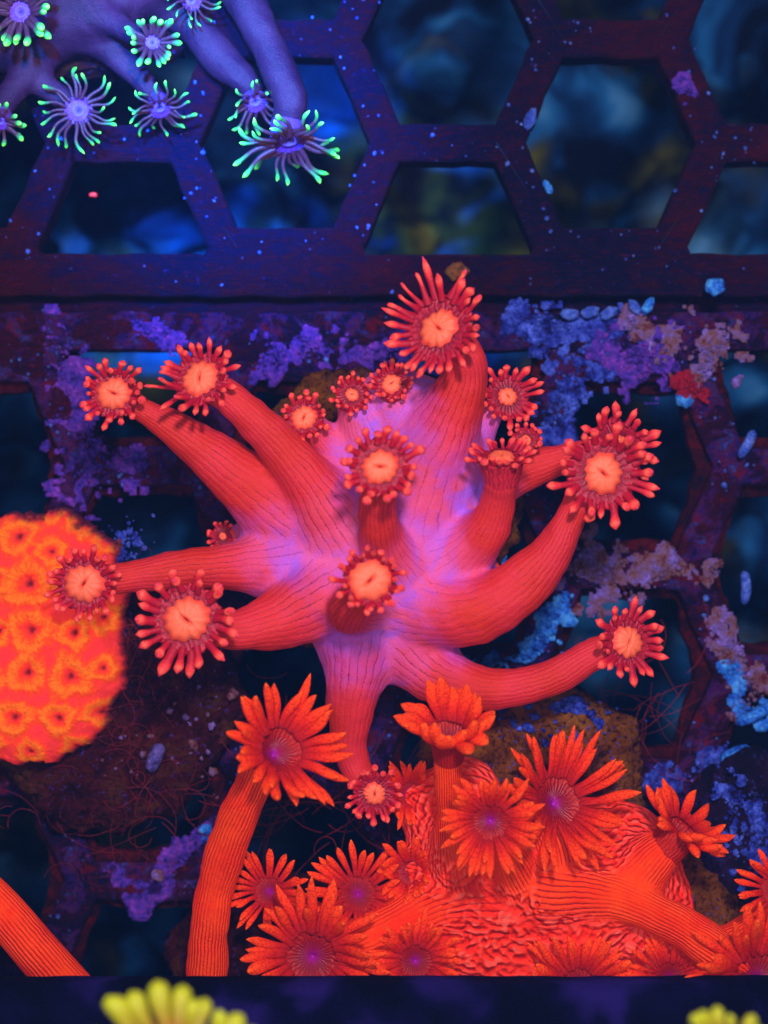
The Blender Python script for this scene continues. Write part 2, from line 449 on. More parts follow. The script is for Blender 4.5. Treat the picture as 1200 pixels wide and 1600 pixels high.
def colony_surface(root, body_name, blobs, stalks, mat, vox=0.06, kb=0.55, ks=0.10, tint_d=(-0.14, 0.98), bump=None, swf=.12):
    """blobs: [(centre, radii)], stalks: list of (m,4) paths -> body object and one object per stalk"""
    allp = [np.vstack([p[:, :3] - p[:, 3:4], p[:, :3] + p[:, 3:4]]) for p in stalks]
    allp += [np.array([np.array(c) - np.array(r), np.array(c) + np.array(r)]) for c, r in blobs]
    A = np.vstack(allp); lo = A.min(0) - 0.3; hi = A.max(0) + 0.3
    n = np.ceil((hi - lo) / vox).astype(int) + 1
    ax = [lo[i] + np.arange(n[i]) * vox for i in range(3)]
    def sub(bl, bh):
        sl = []
        for i in range(3):
            a = max(0, int((bl[i] - lo[i]) / vox)); b = min(n[i], int((bh[i] - lo[i]) / vox) + 2)
            sl.append(slice(a, b))
        X = np.stack(np.meshgrid(*[ax[i][sl[i]] for i in range(3)], indexing='ij'), -1)
        return tuple(sl), X
    Fs = np.full(n, 5.0)
    for p in stalks:
        mg = 0.5
        sl, X = sub((p[:, :3] - p[:, 3:4]).min(0) - mg, (p[:, :3] + p[:, 3:4]).max(0) + mg)
        d = tube_dist(X, p)
        Fs[sl] = smin(Fs[sl], d, ks)
    Fb = np.full(n, 5.0)
    for c, r in blobs:
        c = np.array(c, float); r = np.array(r, float)
        sl, X = sub(c - r - 1.0, c + r + 1.0)
        Fb[sl] = smin(Fb[sl], ell_dist(X, c, r), 0.3)
    F = smin(Fs, Fb, kb)
    V, Q = surface_nets(F, lo, vox)
    V = relax(V, Q, 2)
    if bump is not None:
        Nn = vnormals(V, Q)
        V = V + Nn * np.array([bump(Vector(v)) for v in V])[:, None]
    Nn = vnormals(V, Q)
    # attributes
    best = np.full(len(V), 1e9); second = np.full(len(V), 1e9)
    who = np.zeros(len(V), int); ca = np.zeros(len(V)); sa = np.zeros(len(V))
    for k, p in enumerate(stalks):
        T, U, B = frames(p)
        d, idx, hh = tube_dist(V, p, True)
        c = p[idx, :3] + (p[np.minimum(idx + 1, len(p) - 1), :3] - p[idx, :3]) * hh[:, None]
        u = U[idx] * (1 - hh[:, None]) + U[np.minimum(idx + 1, len(p) - 1)] * hh[:, None]
        b = B[idx] * (1 - hh[:, None]) + B[np.minimum(idx + 1, len(p) - 1)] * hh[:, None]
        x = ((V - c) * u).sum(1); y = ((V - c) * b).sum(1); l = np.sqrt(x * x + y * y) + 1e-6
        m = d < best
        second = np.where(m, best, np.minimum(second, d))
        best = np.where(m, d, best); who[m] = k
        ca[m] = (x / l)[m]; sa[m] = (y / l)[m]
    db = np.full(len(V), 1e9)
    for c, r in blobs: db = np.minimum(db, ell_dist(V, np.array(c, float), np.array(r, float)))
    tint = smooth(tint_d[0], tint_d[1], db)
    sw = smooth(0.45, 0.1, best) * smooth(0.0, 0.12, second - best) * (swf + (1 - swf) * smooth(-0.1, 0.6, db))
    fk = who[Q[:, 0]]
    fdb = db[Q].mean(1); fbest = best[Q].mean(1)
    isst = (fdb > 0.22) & (fbest < 0.2)
    def piece(mask, name, parent):
        q = Q[mask]; used, inv = np.unique(q, return_inverse=True)
        return mesh_obj(name, V[used], inv.reshape(q.shape).astype(np.int32), mat, parent,
                        dict(ca=ca[used], sa=sa[used], tint=tint[used], sw=sw[used]), Nn[used], loc=root.location)
    body = piece(~isst, body_name, root)
    outs = []
    for k in range(len(stalks)):
        m = isst & (fk == k)
        if m.sum() == 0: m = np.zeros(len(Q), bool); m[np.argmin(np.abs(best[Q[:, 0]]) + (who[Q[:, 0]] != k) * 10)] = True
        outs.append(piece(m, 'polyp', root))
    return body, outs

# ------------------------------------------------------------------ tentacle, disc and crown meshes
def tube_mesh(name, prof, curve, mat, nseg=8, nring=12, flat=1.0, side=0.0, wob=0.0, groove=0.0):
    V = []; Fc = []; T = []
    ph = random.random() * 6
    for i in range(nring + 1):
        t = i / nring
        ang = curve * t; x = math.sin(ang) / curve if abs(curve) > 1e-3 else t
        z = (1 - math.cos(ang)) / curve if abs(curve) > 1e-3 else 0
        y = side * t * t + wob * math.sin(ph + 5 * t) * t
        r = prof(t)
        for j in range(nseg):
            a = 2 * math.pi * j / nseg
            cy = math.cos(a) * r; cz = math.sin(a) * r * flat
            if groove and math.sin(a) > 0.3: cz -= groove * r * flat * math.sin(a) ** 3 * math.sin(math.pi * min(1, t * 1.1))
            V.append((x - cz * math.sin(ang), y + cy, z + cz * math.cos(ang))); T.append(t)
    for i in range(nring):
        for j in range(nseg):
            a = i * nseg + j; b = i * nseg + (j + 1) % nseg
            Fc.append((a, b, b + nseg, a + nseg))
    V.append(V[0]); c = len(V) - 1
    V[c] = tuple(np.mean(V[nring * nseg:(nring + 1) * nseg], 0)); T.append(1.0)
    for j in range(nseg): Fc.append((nring * nseg + j, nring * nseg + (j + 1) % nseg, c))
    me = bpy.data.meshes.new(name); me.from_pydata(V, [], Fc)
    a_ = me.attributes.new('t', 'FLOAT', 'POINT'); a_.data.foreach_set('value', T)
    me.polygons.foreach_set('use_smooth', [True] * len(me.polygons)); me.materials.append(mat)
    me.update()
    return me
def interp(pts):
    xs, ys = zip(*pts)
    return lambda t: float(np.interp(t, xs, ys))
def sm(pts, k=1.0):     # smooth profile through points
    p = catmull([(x, y * k, 0) for x, y in pts], 60)
    return lambda t: max(float(np.interp(t, p[:, 0], p[:, 1])), 0.004)
prof_lance = sm([(0, .25), (.2, .22), (.4, .22), (.6, .27), (.74, .25), (.88, .14), (1, .004)])
prof_bulb = sm([(0, .25), (.2, .20), (.42, .19), (.62, .25), (.78, .28), (.9, .17), (.97, .06), (1, .005)])
prof_long = sm([(0, .26), (.3, .15), (.7, .10), (.88, .12), (.96, .08), (1, .01)], 1.3)
prof_B = sm([(0, .10), (.2, .095), (.45, .125), (.68, .125), (.86, .08), (.95, .035), (1, .004)], 1.22)
prof_B2 = sm([(0, .06), (.2, .06), (.5, .085), (.75, .09), (.9, .055), (1, .008)], 1.4)
prof_B3 = sm([(0, .09), (.2, .11), (.45, .17), (.7, .185), (.87, .12), (.96, .05), (1, .006)], 1.15)
prof_C = sm([(0, .08), (.3, .055), (.7, .05), (.82, .06), (.93, .055), (1, .01)])
prof_C2 = sm([(0, .12), (.3, .09), (.55, .10), (.75, .14), (.9, .12), (1, .02)])
prof_D = sm([(0, .12), (.3, .13), (.7, .19), (.9, .16), (1, .03)])
def variants(name, prof, mat, curves, flat=0.8, wob=0.03, nring=12, nseg=10, groove=0.0):
    return [tube_mesh(name, prof, c, mat, flat=flat, side=random.uniform(-.16, .16), wob=wob, nring=nring, nseg=nseg, groove=groove) for c in curves]
TV = dict(
    lance=variants('tentacle', prof_lance, M_tentA, (-.5, -.3, 0.2, .5, .7), .75),
    bulb=variants('tentacle', prof_bulb, M_tentA, (-.6, -.3, -.1, .3, .6, .9), .9),
    longA=variants('tentacle', prof_long, M_tentA, (-.4, .3, .7), .9, .05),
    B=variants('tentacle', prof_B, M_tentB, (-.3, .1, .3, .5, .7, 1.0), .8, .07, groove=.2),
    B2=variants('tentacle', prof_B2, M_tentB, (-.3, .2, .5), .7),
    B3=variants('tentacle', prof_B3, M_tentB, (-.5, -.2, .2, .5, .9), .75, .06, groove=.2),
    C=variants('tentacle', prof_C, M_tentC, (-1.2, -.8, -.4, .3, .7), 1, .14),
    C2=variants('tentacle', prof_C2, M_tentC, (-.5, .2, .6), 1, .03),
    D=variants('tentacle', prof_D, M_tentD, (-.3, .3), .8),
)
def polar_mesh(name, rings, nseg, rfun, zfun, mat, lobes=None):
    V = []; Fc = []; T = []; CA = []; SA = []
    for i, s in enumerate(rings):
        for j in range(nseg):
            a = 2 * math.pi * j / nseg
            r = rfun(s, a)
            V.append((r * math.cos(a), r * math.sin(a), zfun(s, a))); T.append(min(max(s, 0), 1)); CA.append(math.cos(a)); SA.append(math.sin(a))
    for i in range(len(rings) - 1):
        for j in range(nseg):
            a = i * nseg + j; b = i * nseg + (j + 1) % nseg
            Fc.append((a, a + nseg, b + nseg, b))
    return V, Fc, T, CA, SA
def place_polar(name, data, M, mat, parent):
    V, Fc, T, CA, SA = data
    Vw = [M @ Vector(v) for v in V]
    return mesh_obj(name, [tuple(v) for v in Vw], Fc, mat, parent, dict(t=T, ca=CA, sa=SA), loc=world_loc(parent))

def head(parent, c, N, R, rd, style, nt=22, joined=False, el=(10, 40), stretch=None, cup=0.0, tip='mix', rs=0.25, D=0.3, rows=3):
    """one flower head: crown, oral disc and tentacles. c centre, N normal, R reach, rd disc radius (units)"""
    if style == 'B': nt = int(nt * 1.45)
    N = Vector(N).normalized()
    up = Vector((0, 0, 1)) if abs(N.z) < 0.9 else Vector((0, 1, 0))
    U = up.cross(N).normalized(); Vv = N.cross(U)
    M = Matrix(((U.x, Vv.x, N.x, c[0]), (U.y, Vv.y, N.y, c[1]), (U.z, Vv.z, N.z, c[2]), (0, 0, 0, 1)))
    ph = random.random() * 6.28
    mats = {'A': (M_crownA, M_discA), 'B': (M_discB, None), 'C': (M_discC, None), 'D': (M_discD, None)}[style]
    rc = {'A': 0.68, 'B': 0.36, 'C': 0.36, 'D': 0.62}[style] * R
    rc = max(rc, rd * 1.22) if style == 'A' else rc
    rings = [0.03, .08, .14, .2, .3, .4, .5, .6, .7, .8, .9, 1.0]
    dep = {'A': 0.02, 'B': 0.10 + cup * 0.35, 'C': 0.05, 'D': -0.05}[style] * R
    def rf(s, a):
        if s <= 1: return rc * s * (1 + 0.05 * s * math.cos(nt * a + ph))
        k = s - 1
        return (rc * (1 - k) + rs * k) * (1 + 0.03 * math.cos(nt * a + ph) * (1 - k))
    def zf(s, a):
        if s <= 1:
            z = -dep * (1 - s * s)
            if style == 'B': z -= 0.05 * R * math.exp(-(s / .1) ** 2)
            if style == 'C': z += 0.05 * R * (math.exp(-((s - .35) / .12) ** 2)) 
            return z + 0.012 * R * math.cos(nt * a + ph) * s
        k = s - 1
        return -0.03 * R * math.sin(k * math.pi) - k ** 1.5 * D
    data = polar_mesh('crown', rings + [1.05, 1.2, 1.4, 1.6, 1.8, 2.0], 72, rf, zf, mats[0])
    place_polar('oral_disc' if style != 'A' else 'crown', data, M, mats[0], parent)
    if style == 'A':
        nl = random.choice((9, 11, 12)); ph2 = random.random() * 6
        sl = random.random() * 3.14
        def rf2(s, a): return rd * s * (1 + 0.06 * s * s * math.cos(nl * a + ph2 + math.sin(2 * a)) + 0.07 * math.cos(2 * a + ph) + .04 * math.cos(5 * a + 2 * ph))
        def zf2(s, a):
            dome = rd * 0.34 * (1 - s ** 4) + 0.02 * R
            slit = math.exp(-(s * math.sin(a - sl) / .07) ** 2) * math.exp(-(s * math.cos(a - sl) / .3) ** 2)
            fur = 0.018 * rd * math.cos(nl * a + ph2) * s
            return dome - slit * rd * 0.35 + fur
        data = polar_mesh('oral_disc', [0.0, .04, .08, .13, .2, .28, .36, .45, .55, .65, .75, .84, .91, .96, 1.0], 64, rf2, zf2, mats[1])
        data = (data[0], data[1], [1e-3 + math.hypot((v[0]), v[1]) / rd for v in data[0]], data[3], data[4])
        # colour parameter: slit mouth dark, cushion pale
        Tn = []
        for v in data[0]:
            s = math.hypot(v[0], v[1]) / rd; a = math.atan2(v[1], v[0])
            slit = math.exp(-(s * math.sin(a - sl) / .06) ** 2) * math.exp(-(s * math.cos(a - sl) / .3) ** 2)
            Tn.append(max(0.0, (0.25 + 0.73 * s) * (1 - slit)))
        data = (data[0], data[1], Tn, data[3], data[4])
        place_polar('oral_disc', data, M, mats[1], parent)
    # tentacles
    obs = []
    rows = [(nt, 0.0), ]
    for i in range(nt):
        row = (i % 2) if style != 'B' else ((1, 0, 2)[i % 3] if rows == 3 else (1, 2)[i % 2] if rows == 2 else 1)
        th = 2 * math.pi * (i + random.uniform(-.28, .28)) / nt
        if style == 'A':
            root_r = rc * (0.88 if row else 0.80); L = (R - rc * .80) * random.uniform(.8, 1.25) * (1.0 if row else .9)
            wid = 1.0
            e = math.radians(random.uniform(*el) + (14 if row == 0 else 0))
            key = tip if tip != 'mix' and random.random() < .6 else random.choice(('lance', 'lance', 'bulb'))
            wsc = 0.37 * R / L * 23 / nt * random.uniform(.75, 1.15) * (1 if row else .85)
        elif style == 'B':
            root_r = rc * (.42, .88, .64)[row] * random.uniform(.9, 1.08); L = (R - root_r) * random.uniform(.74, 1.12) * (.66, 1.0, .92)[row]
            e = math.radians(random.uniform(*el) * random.uniform(.7, 1.25) + (26, -6, 10)[row])
            key = tip if tip != 'mix' else random.choice(('B', 'B', 'B3'))
            wsc = 0.66 * R / max(L, .01) * 22 / nt
        elif style == 'C':
            root_r = rc * (0.95 if row else 0.8); L = (R - root_r) * random.uniform(.8, 1.15)
            e = math.radians(random.uniform(*el)); key = tip if tip != 'mix' else 'C'
            wsc = 1.0
        else:
            root_r = rc * 0.92; L = (R - root_r) * random.uniform(.7, 1.15) * 1.2
            e = math.radians(random.uniform(*el)); key = 'D'; wsc = 1.1
        rad = U * math.cos(th) + Vv * math.sin(th)
        if stretch is not None:
            k = stretch(rad.x, rad.y)
            L *= k
            if style == 'A' and k > 1.35: key = 'longA' if random.random() < .6 else 'lance'
            wsc /= max(k, 0.6)
        d = rad * math.cos(e) + N * math.sin(e)
        side = N.cross(rad)
        d = (d + side * random.uniform(-.2, .2)).normalized()
        zz = (N * math.cos(e) - rad * math.sin(e)); zz = (zz - d * zz.dot(d)).normalized(); yy = zz.cross(d)
        p = Vector(c) + rad * root_r + N * (0.0 if row else 0.03 * R)
        wy = L * wsc
        Mx = Matrix(((d.x * L, yy.x * wy, zz.x * wy, p.x), (d.y * L, yy.y * wy, zz.y * wy, p.y), (d.z * L, yy.z * wy, zz.z * wy, p.z), (0, 0, 0, 1)))
        obs.append((random.choice(TV[key]), Mx))
    if joined:
        V = []; Fc = []; T = []
        for me, Mx in obs:
            b = len(V)
            V += [tuple(Mx @ v.co) for v in me.vertices]; Fc += [tuple(b + i for i in p.vertices) for p in me.polygons]
            T += [d.value for d in me.attributes['t'].data]
        o = mesh_obj('tentacle_ring', V, Fc, obs[0][0].materials[0], parent, dict(t=T), loc=world_loc(parent))
        o['kind'] = 'stuff'
    else:
        pl = Matrix.Translation(world_loc(parent)).inverted()
        for me, Mx in obs:
            o = bpy.data.objects.new('tentacle', me); C.objects.link(o); o.parent = parent
            o.matrix_basis = pl @ Mx     # uniform scale on y and z keeps this a plain transform
    return M

def nrm(dx, dy, dz=1.0): return Vector((dx, dy, dz)).normalized()
def build_colony(root, body_name, blobs, polyps, mat, style, vox, m=18, **kw):
    paths = []
    for p in polyps:
        N = nrm(*p['n']); c = at(*p['c']); s = (H - p['c'][2]) / H
        R = p['R'] / 100 * s * (1.1 if style == 'B' else 1.04)
        pts = [(*at(x, y, z), r / 100 * (H - z) / H) for x, y, z, r in p['path']]
        rs = p.get('rs', p['path'][-1][3]) / 100 * s
        cup = p.get('cup', 0.0)
        D = max((0.40 + cup * 0.3) * R, rs + 0.16 * R + cup * .35 * R)
        pts.append((*(c - N * D), rs)); p['_D'] = D
        p['_c'] = c; p['_N'] = N; p['_R'] = R; p['_rs'] = rs
        pts = catmull(pts, m)
        pts[:, 3] = np.maximum(pts[:, 3], 0.04)
        paths.append(pts)
    bl = [(tuple(at(x, y, z)), (rx / 100, ry / 100, rz / 100)) for x, y, z, rx, ry, rz in blobs]
    body, sts = colony_surface(root, body_name, bl, paths, mat, vox, **kw)
    for p, so_ in zip(polyps, sts):
        if p.get('nohead'): continue
        head(so_, p['_c'], p['_N'], p['_R'], p.get('rd', 20) / 100, style, p.get('nt', 22), p.get('joined', False),
             p.get('el', (10, 40)), p.get('stretch'), p.get('cup', 0.0), p.get('tip', 'mix'), rs=p['_rs'] * 1.01, D=p['_D'], rows=p.get('rows', 3))
        if p.get('label'): so_['label'] = p['label']
    return body, sts

# ------------------------------------------------------------------ the setting: tank floor below the racks
def floor_build():
    n = 90; V = []; Fc = []
    for j in range(n + 1):
        for i in range(n + 1):
            x = -14 + 28 * i / n; y = -16 + 32 * j / n
            V.append((x, y, -10.5 + 0.9 * mnoise.fractal(Vector((x * .5, y * .5, 3.0)), 0.8, 2.0, 3)))
    for j in range(n):
        for i in range(n):
            a = j * (n + 1) + i; Fc.append((a, a + 1, a + n + 2, a + n + 1))
    o = mesh_obj('tank_floor', V, Fc, M_floor); o['kind'] = 'structure'
    # rubble resting on it
    import bmesh
    bm = bmesh.new(); bmesh.ops.create_icosphere(bm, subdivisions=3, radius=1.0)
    bv = np.array([v.co[:] for v in bm.verts]); bf = [tuple(v.index for v in f.verts) for f in bm.faces]; bm.free()
    V = []; Fc = []
    for k in range(70):
        x = random.uniform(-8, 8); y = random.uniform(-10, 10); r = random.uniform(.3, 1.0)
        off = Vector((k * 3.1, 1, 2)); b = len(V)
        for v in bv:
            q = Vector(v); d = r * (1 + .45 * mnoise.noise(q * 1.3 + off) + .15 * mnoise.noise(q * 4 + off))
            V.append((x + q.x * d, y + q.y * d * .9, -9.9 + q.z * d * .7))
        Fc += [tuple(b + i for i in f) for f in bf]
    o = mesh_obj('rubble', V, Fc, M_floor); tag(o, 'blurred blue and olive rubble seen far below through the rack holes', 'rubble', kind='stuff')
floor_build()

# ------------------------------------------------------------------ racks
HOLE = [(133, 0), (75, 133), (-75, 133), (-133, 0), (-75, -133), (75, -133)]
CELL = [(179.6, 0), (75.4, 163), (-75.4, 163), (-179.6, 0), (-75.4, -163), (75.4, -163)]
def rack(label, cols, ymin, ymax, zt, rim_at, thick=0.55, mat=None, lip=False):
    mat = mat or M_rack
    """cols: {column x: row centre y}; hex holes; ymin/ymax in photo pixels; rim_at = list of (y0,y1) bars"""
    import bmesh
    t = thing('coral_rack', label, 'rack', (0, -(ymin + ymax) / 200 + 8, zt))
    bm = bmesh.new(); sub = 7
    for cx, cy0 in cols:
        for k in range(-5, 6):
            cy = cy0 + 326 * k
            if cy < ymin - 200 or cy > ymax + 200: continue
            rim_o = []; rim_i = []
            for i in range(6):
                for s in range(sub):
                    f = s / sub
                    a, b = HOLE[i], HOLE[(i + 1) % 6]; rim_i.append((cx + a[0] + (b[0] - a[0]) * f, cy + a[1] + (b[1] - a[1]) * f))
                    a, b = CELL[i], CELL[(i + 1) % 6]; rim_o.append((cx + a[0] + (b[0] - a[0]) * f, cy + a[1] + (b[1] - a[1]) * f))
            def jit(x, y, k2):
                v = Vector((x / 40, y / 40, zt))
                return x + 4.0 * mnoise.noise(v) * k2, y + 4.0 * mnoise.noise(v + Vector((9, 0, 0))) * k2
            L = []
            prof = [(1.0, 0.0), (0.5, 0.03), (0.16, 0.01), (0.03, -0.04), (0.0, -0.10), (0.0, -thick * .5)] + ([(-.1, -thick * .52), (-.5, -thick * .66), (-.55, -thick)] if lip else [(0.0, -thick)])
            for w_, dz in prof:
                row = []
                for (xi, yi), (xo, yo) in zip(rim_i, rim_o):
                    x = xi + (xo - xi) * w_; y = yi + (yo - yi) * w_
                    x, y = jit(x, y, min(1, 1 - w_) * (2.2 if w_ < 0 else 1))
                    row.append(bm.verts.new(((x - 600) / 100, (800 - y) / 100, zt + dz)))
                L.append(row)
            n = len(rim_i)
            for r in range(len(L) - 1):
                for j in range(n):
                    bm.faces.new((L[r][j], L[r][(j + 1) % n], L[r + 1][(j + 1) % n], L[r + 1][j])).material_index = int(lip and r >= 4)
    bmesh.ops.remove_doubles(bm, verts=bm.verts, dist=0.002)
    for yy, sgn in ((ymin, 1), (ymax, -1)):
        g = bm.verts[:] + bm.edges[:] + bm.faces[:]
        bmesh.ops.bisect_plane(bm, geom=g, dist=1e-4, plane_co=(0, (800 - yy) / 100, 0), plane_no=(0, sgn, 0), clear_outer=True)
    bmesh.ops.recalc_face_normals(bm, faces=bm.faces)
    me = bpy.data.meshes.new('grid_panel'); bm.to_mesh(me); bm.free(); me.materials.append(mat); me.materials.append(M_film)
    me.polygons.foreach_set('use_smooth', [False] * len(me.polygons))
    o = bpy.data.objects.new('grid_panel', me); C.objects.link(o); o.parent = t; o.location = -Vector(t.location)
    for (y0, y1, dz, th) in rim_at:
        n = 160; V = []; Fc = []
        prof = [(0, -th), (0, -.05), (.08, 0), (.5, .012), (.92, 0), (1, -.05), (1, -th)]
        for i in range(n + 1):
            x = -9 + 18 * i / n
            for f, d in prof:
                y = (800 - (y1 + (y0 - y1) * f)) / 100
                v = Vector((x * 1.7, y * 1.7, zt))
                V.append((x, y + .035 * mnoise.noise(v), zt + dz + d + .02 * mnoise.noise(v * 2)))
        k = len(prof)
        for i in range(n):
            for j in range(k - 1):
                a = i * k + j; Fc.append((a, a + k, a + k + 1, a + 1))
        o = mesh_obj('rim', V, Fc, mat, t, loc=t.location)
    return t
colsU = [(cx, cy) for cx, cy in ((-320, 60), (-65, 222), (190, 60), (445, 222), (700, 60), (955, 222), (1210, 60), (1465, 222))]
rack('dark hexagonal grid rack along the top, maroon to navy', colsU, -400, 425, 0.0, [(397, 462, .035, .6), (456, 496, -.42, .35)])  # second bar: dark ledge added under the gap to hide the lit floor
colsL = [(cx, cy) for cx, cy in ((-290, 565), (-35, 728), (220, 565), (475, 728), (730, 565), (985, 728), (1240, 565), (1495, 728))]
rack('dark hexagonal grid rack under the red corals, crusted with violet algae', colsL, 520, 1900, -0.12, [(486, 545, .035, .6)], mat=M_rackL, lip=True)
# the ledge strip between the two racks
def strip(name, label, cat, y0, y1, z0, z1, mat, x0=-9, x1=9, amp=.02):
    V = []; Fc = []; n = 120
    prof = [(0, 0), (0, .8), (.12, 1), (.88, 1), (1, .8), (1, 0)]
    for i in range(n + 1):
        x = x0 + (x1 - x0) * i / n
        for f, g in prof:
            y = (800 - (y1 + (y0 - y1) * f)) / 100 * (H - z1) / H
            V.append((x, y + amp * mnoise.noise(Vector((x * 2, y * 3, 7))), z0 + (z1 - z0) * g + amp * mnoise.noise(Vector((x * 3, y * 5, 1)))))
    k = len(prof)
    for i in range(n):
        for j in range(k - 1):
            a = i * k + j; Fc.append((a, a + k, a + k + 1, a + 1))
    Fc.append(tuple(range(k))); Fc.append(tuple(range(n * k, n * k + k))[::-1])
    o = mesh_obj(name, V, Fc, mat, shade=True, loc=at((x0 + x1) * 50 + 600, (y0 + y1) / 2, z0))
    return tag(o, label, cat)

# ------------------------------------------------------------------ lumps and crusts
import bmesh
def ico(sub):
    bm = bmesh.new(); bmesh.ops.create_icosphere(bm, subdivisions=sub, radius=1.0)
    v = np.array([x.co[:] for x in bm.verts]); f = np.array([[x.index for x in f.verts] for f in bm.faces]); bm.free()
    return v, f
ICO1 = ico(1); ICO2 = ico(2); ICO3 = ico(3); ICO5 = ico(5)
def lumps(name, label, cat, spots, mat, kind=None, flat=.6, parts=None, base=ICO2, group=None, extra=None):
    """spots: (x,y,z,r) world; every lump is a knobbly squashed pebble of crust"""
    Vs = []; Fs = []; b = 0
    for i, (x, y, z, r) in enumerate(spots):
        v = base[0].copy()
        a = rng.random(3) * 6.28
        dis = 1 + .22 * np.sin(v[:, 0] * 3.1 + a[0]) * np.sin(v[:, 1] * 3.7 + a[1]) + .14 * np.sin(v[:, 1] * 6.3 + v[:, 2] * 4 + a[2]) + .1 * np.sin(v[:, 0] * 8 + a[1])
        v = v * dis[:, None] * r * np.array([rng.uniform(.75, 1.35), rng.uniform(.75, 1.35), flat])
        th = rng.random() * 6.28; c, s = math.cos(th), math.sin(th)
        v = np.stack([v[:, 0] * c - v[:, 1] * s, v[:, 0] * s + v[:, 1] * c, v[:, 2]], 1) + [x, y, z]
        Vs.append(v); Fs.append(base[1] + b); b += len(v)
    if extra is not None: Vs.append(extra[0]); Fs.append(extra[1] + b)
    V = np.vstack(Vs); F = np.vstack(Fs).astype(np.int32)
    o = mesh_obj(name, V, F, mat, loc=(V[:, 0].mean(), V[:, 1].mean(), V[:, 2].min()))
    return tag(o, label, cat, group, kind)
def patch_spots(path, n, rr, z=0.03, thr=-0.15, fr=1.6):
    """path: (px,py,width); spots scattered along it, thinned by noise so the outline is ragged"""
    P = np.array(path, float); out = []; tries = 0
    seg = np.linalg.norm(np.diff(P[:, :2], axis=0), axis=1) + 1e-6; cum = np.r_[0, np.cumsum(seg)]
    while len(out) < n and tries < n * 12:
        tries += 1
        s = rng.random() * cum[-1]; i = min(np.searchsorted(cum, s) - 1, len(seg) - 1); i = max(i, 0); f = (s - cum[i]) / seg[i]
        p = P[i] + (P[i + 1] - P[i]) * f
        d = rng.normal(0, .42, 2) * p[2]
        if np.hypot(*d) > p[2] * 1.1: continue
        q = at(p[0] + d[0], p[1] + d[1], z)
        if mnoise.noise(Vector((q.x * fr, q.y * fr, 5.0))) < thr: continue
        r = rng.uniform(*rr) ** 1.0
        out.append((q.x, q.y, z + rng.uniform(-.02, .05), r))
    return out
def fbm(x, y, z, o=4): return mnoise.fractal(Vector((x, y, z)), .75, 2.1, o)
def sheet(path, width_k, z, seed, st_=.028, h=.018):
    P = np.array([[*at(x, y, z)[:2], w_ / 100 * width_k] for x, y, w_ in path])
    lo = (P[:, :2] - P[:, 2:3] * 1.7).min(0); hi = (P[:, :2] + P[:, 2:3] * 1.7).max(0)
    xs = np.arange(lo[0], hi[0], st_); ys = np.arange(lo[1], hi[1], st_)
    X, Y = np.meshgrid(xs, ys, indexing='ij'); M = np.full(X.shape, -9.0)
    for i in range(len(P) - 1):
        a, b = P[i, :2], P[i + 1, :2]; ab = b - a
        t = np.clip(((X - a[0]) * ab[0] + (Y - a[1]) * ab[1]) / (ab @ ab + 1e-9), 0, 1)
        d = np.hypot(X - a[0] - ab[0] * t, Y - a[1] - ab[1] * t); w_ = P[i, 2] + (P[i + 1, 2] - P[i, 2]) * t
        M = np.maximum(M, 1 - d / w_)
    near = M > -.9
    n1 = np.zeros(X.shape); n2 = np.zeros(X.shape)
    for i, j in np.argwhere(near):
        n1[i, j] = fbm(X[i, j] * 2.2, Y[i, j] * 2.2, seed, 4); n2[i, j] = fbm(X[i, j] * 11, Y[i, j] * 11, seed + 5, 3)
    M = M + n1 * 1.7 + n2 * .4 - .28
    Z = z + h * np.clip(M, 0, 1) ** .4 * (.75 + .5 * n2) - .02 + .05 * n1 * (M > 0)
    idx = np.arange(X.size).reshape(X.shape)
    Q = np.stack([idx[:-1, :-1], idx[1:, :-1], idx[1:, 1:], idx[:-1, 1:]], -1).reshape(-1, 4)
    Q = Q[M.ravel()[Q].max(1) > 0]
    V = np.stack([X, Y, Z], -1).reshape(-1, 3)
    used, inv = np.unique(Q, return_inverse=True)
    V = V[used]; Q = inv.reshape(Q.shape)
    return V, np.vstack([Q[:, [0, 1, 2]], Q[:, [0, 2, 3]]])
SEED = [0]
def crust(label, path, n, rr, mat, z=0.0, thr=-.15, flat=.55, fr=1.6, name='algae_crust', cat='algae crust'):
    SEED[0] += 7
    return lumps(name, label, cat, patch_spots(path, int(n * .4), (rr[0] * .35, rr[1] * .55), z + .03, thr, fr), mat, 'stuff', .4, base=ICO1, extra=sheet(path, 1.15, z + .01, SEED[0]))
CR = (.02, .075)
crust('violet crust on the rack bar left of the two upper left polyps', [(85, 525, 26), (110, 600, 30), (130, 680, 34), (165, 725, 45), (120, 745, 30)], 420, CR, M_violet, -.1)
crust('small violet crust patch on the rim above the upper left polyps', [(215, 510, 14), (285, 525, 16)], 90, CR, M_violet, -.04)
crust('violet blue crust on the rim left of the small rear polyps', [(410, 580, 14), (440, 535, 24), (510, 550, 20)], 200, CR, M_violet, -.06)
crust('violet crust scrap just left of the highest polyp', [(570, 550, 20), (620, 545, 18)], 90, CR, M_violet, -.06)
crust('navy and blue crust on the rim right of the highest polyp', [(820, 500, 20), (900, 520, 40), (950, 545, 36)], 330, CR, M_blue, -.05)
crust('blue crust bar running down from the rim behind the right polyps', [(900, 560, 34), (885, 620, 26), (865, 670, 20)], 240, CR, M_blue, -.1)
crust('purple crust knot on the rim at upper right', [(985, 560, 36), (1020, 565, 34)], 220, CR, M_violet, 0)
crust('pale tan and lilac crust on the rim at far upper right', [(985, 500, 14), (1050, 530, 26), (1130, 540, 26), (1100, 580, 20)], 230, CR, M_pale, .02)
crust('bright red crust spot below the pale crust at upper right', [(1070, 600, 12), (1100, 610, 12)], 60, CR, M_redcrust, .03)
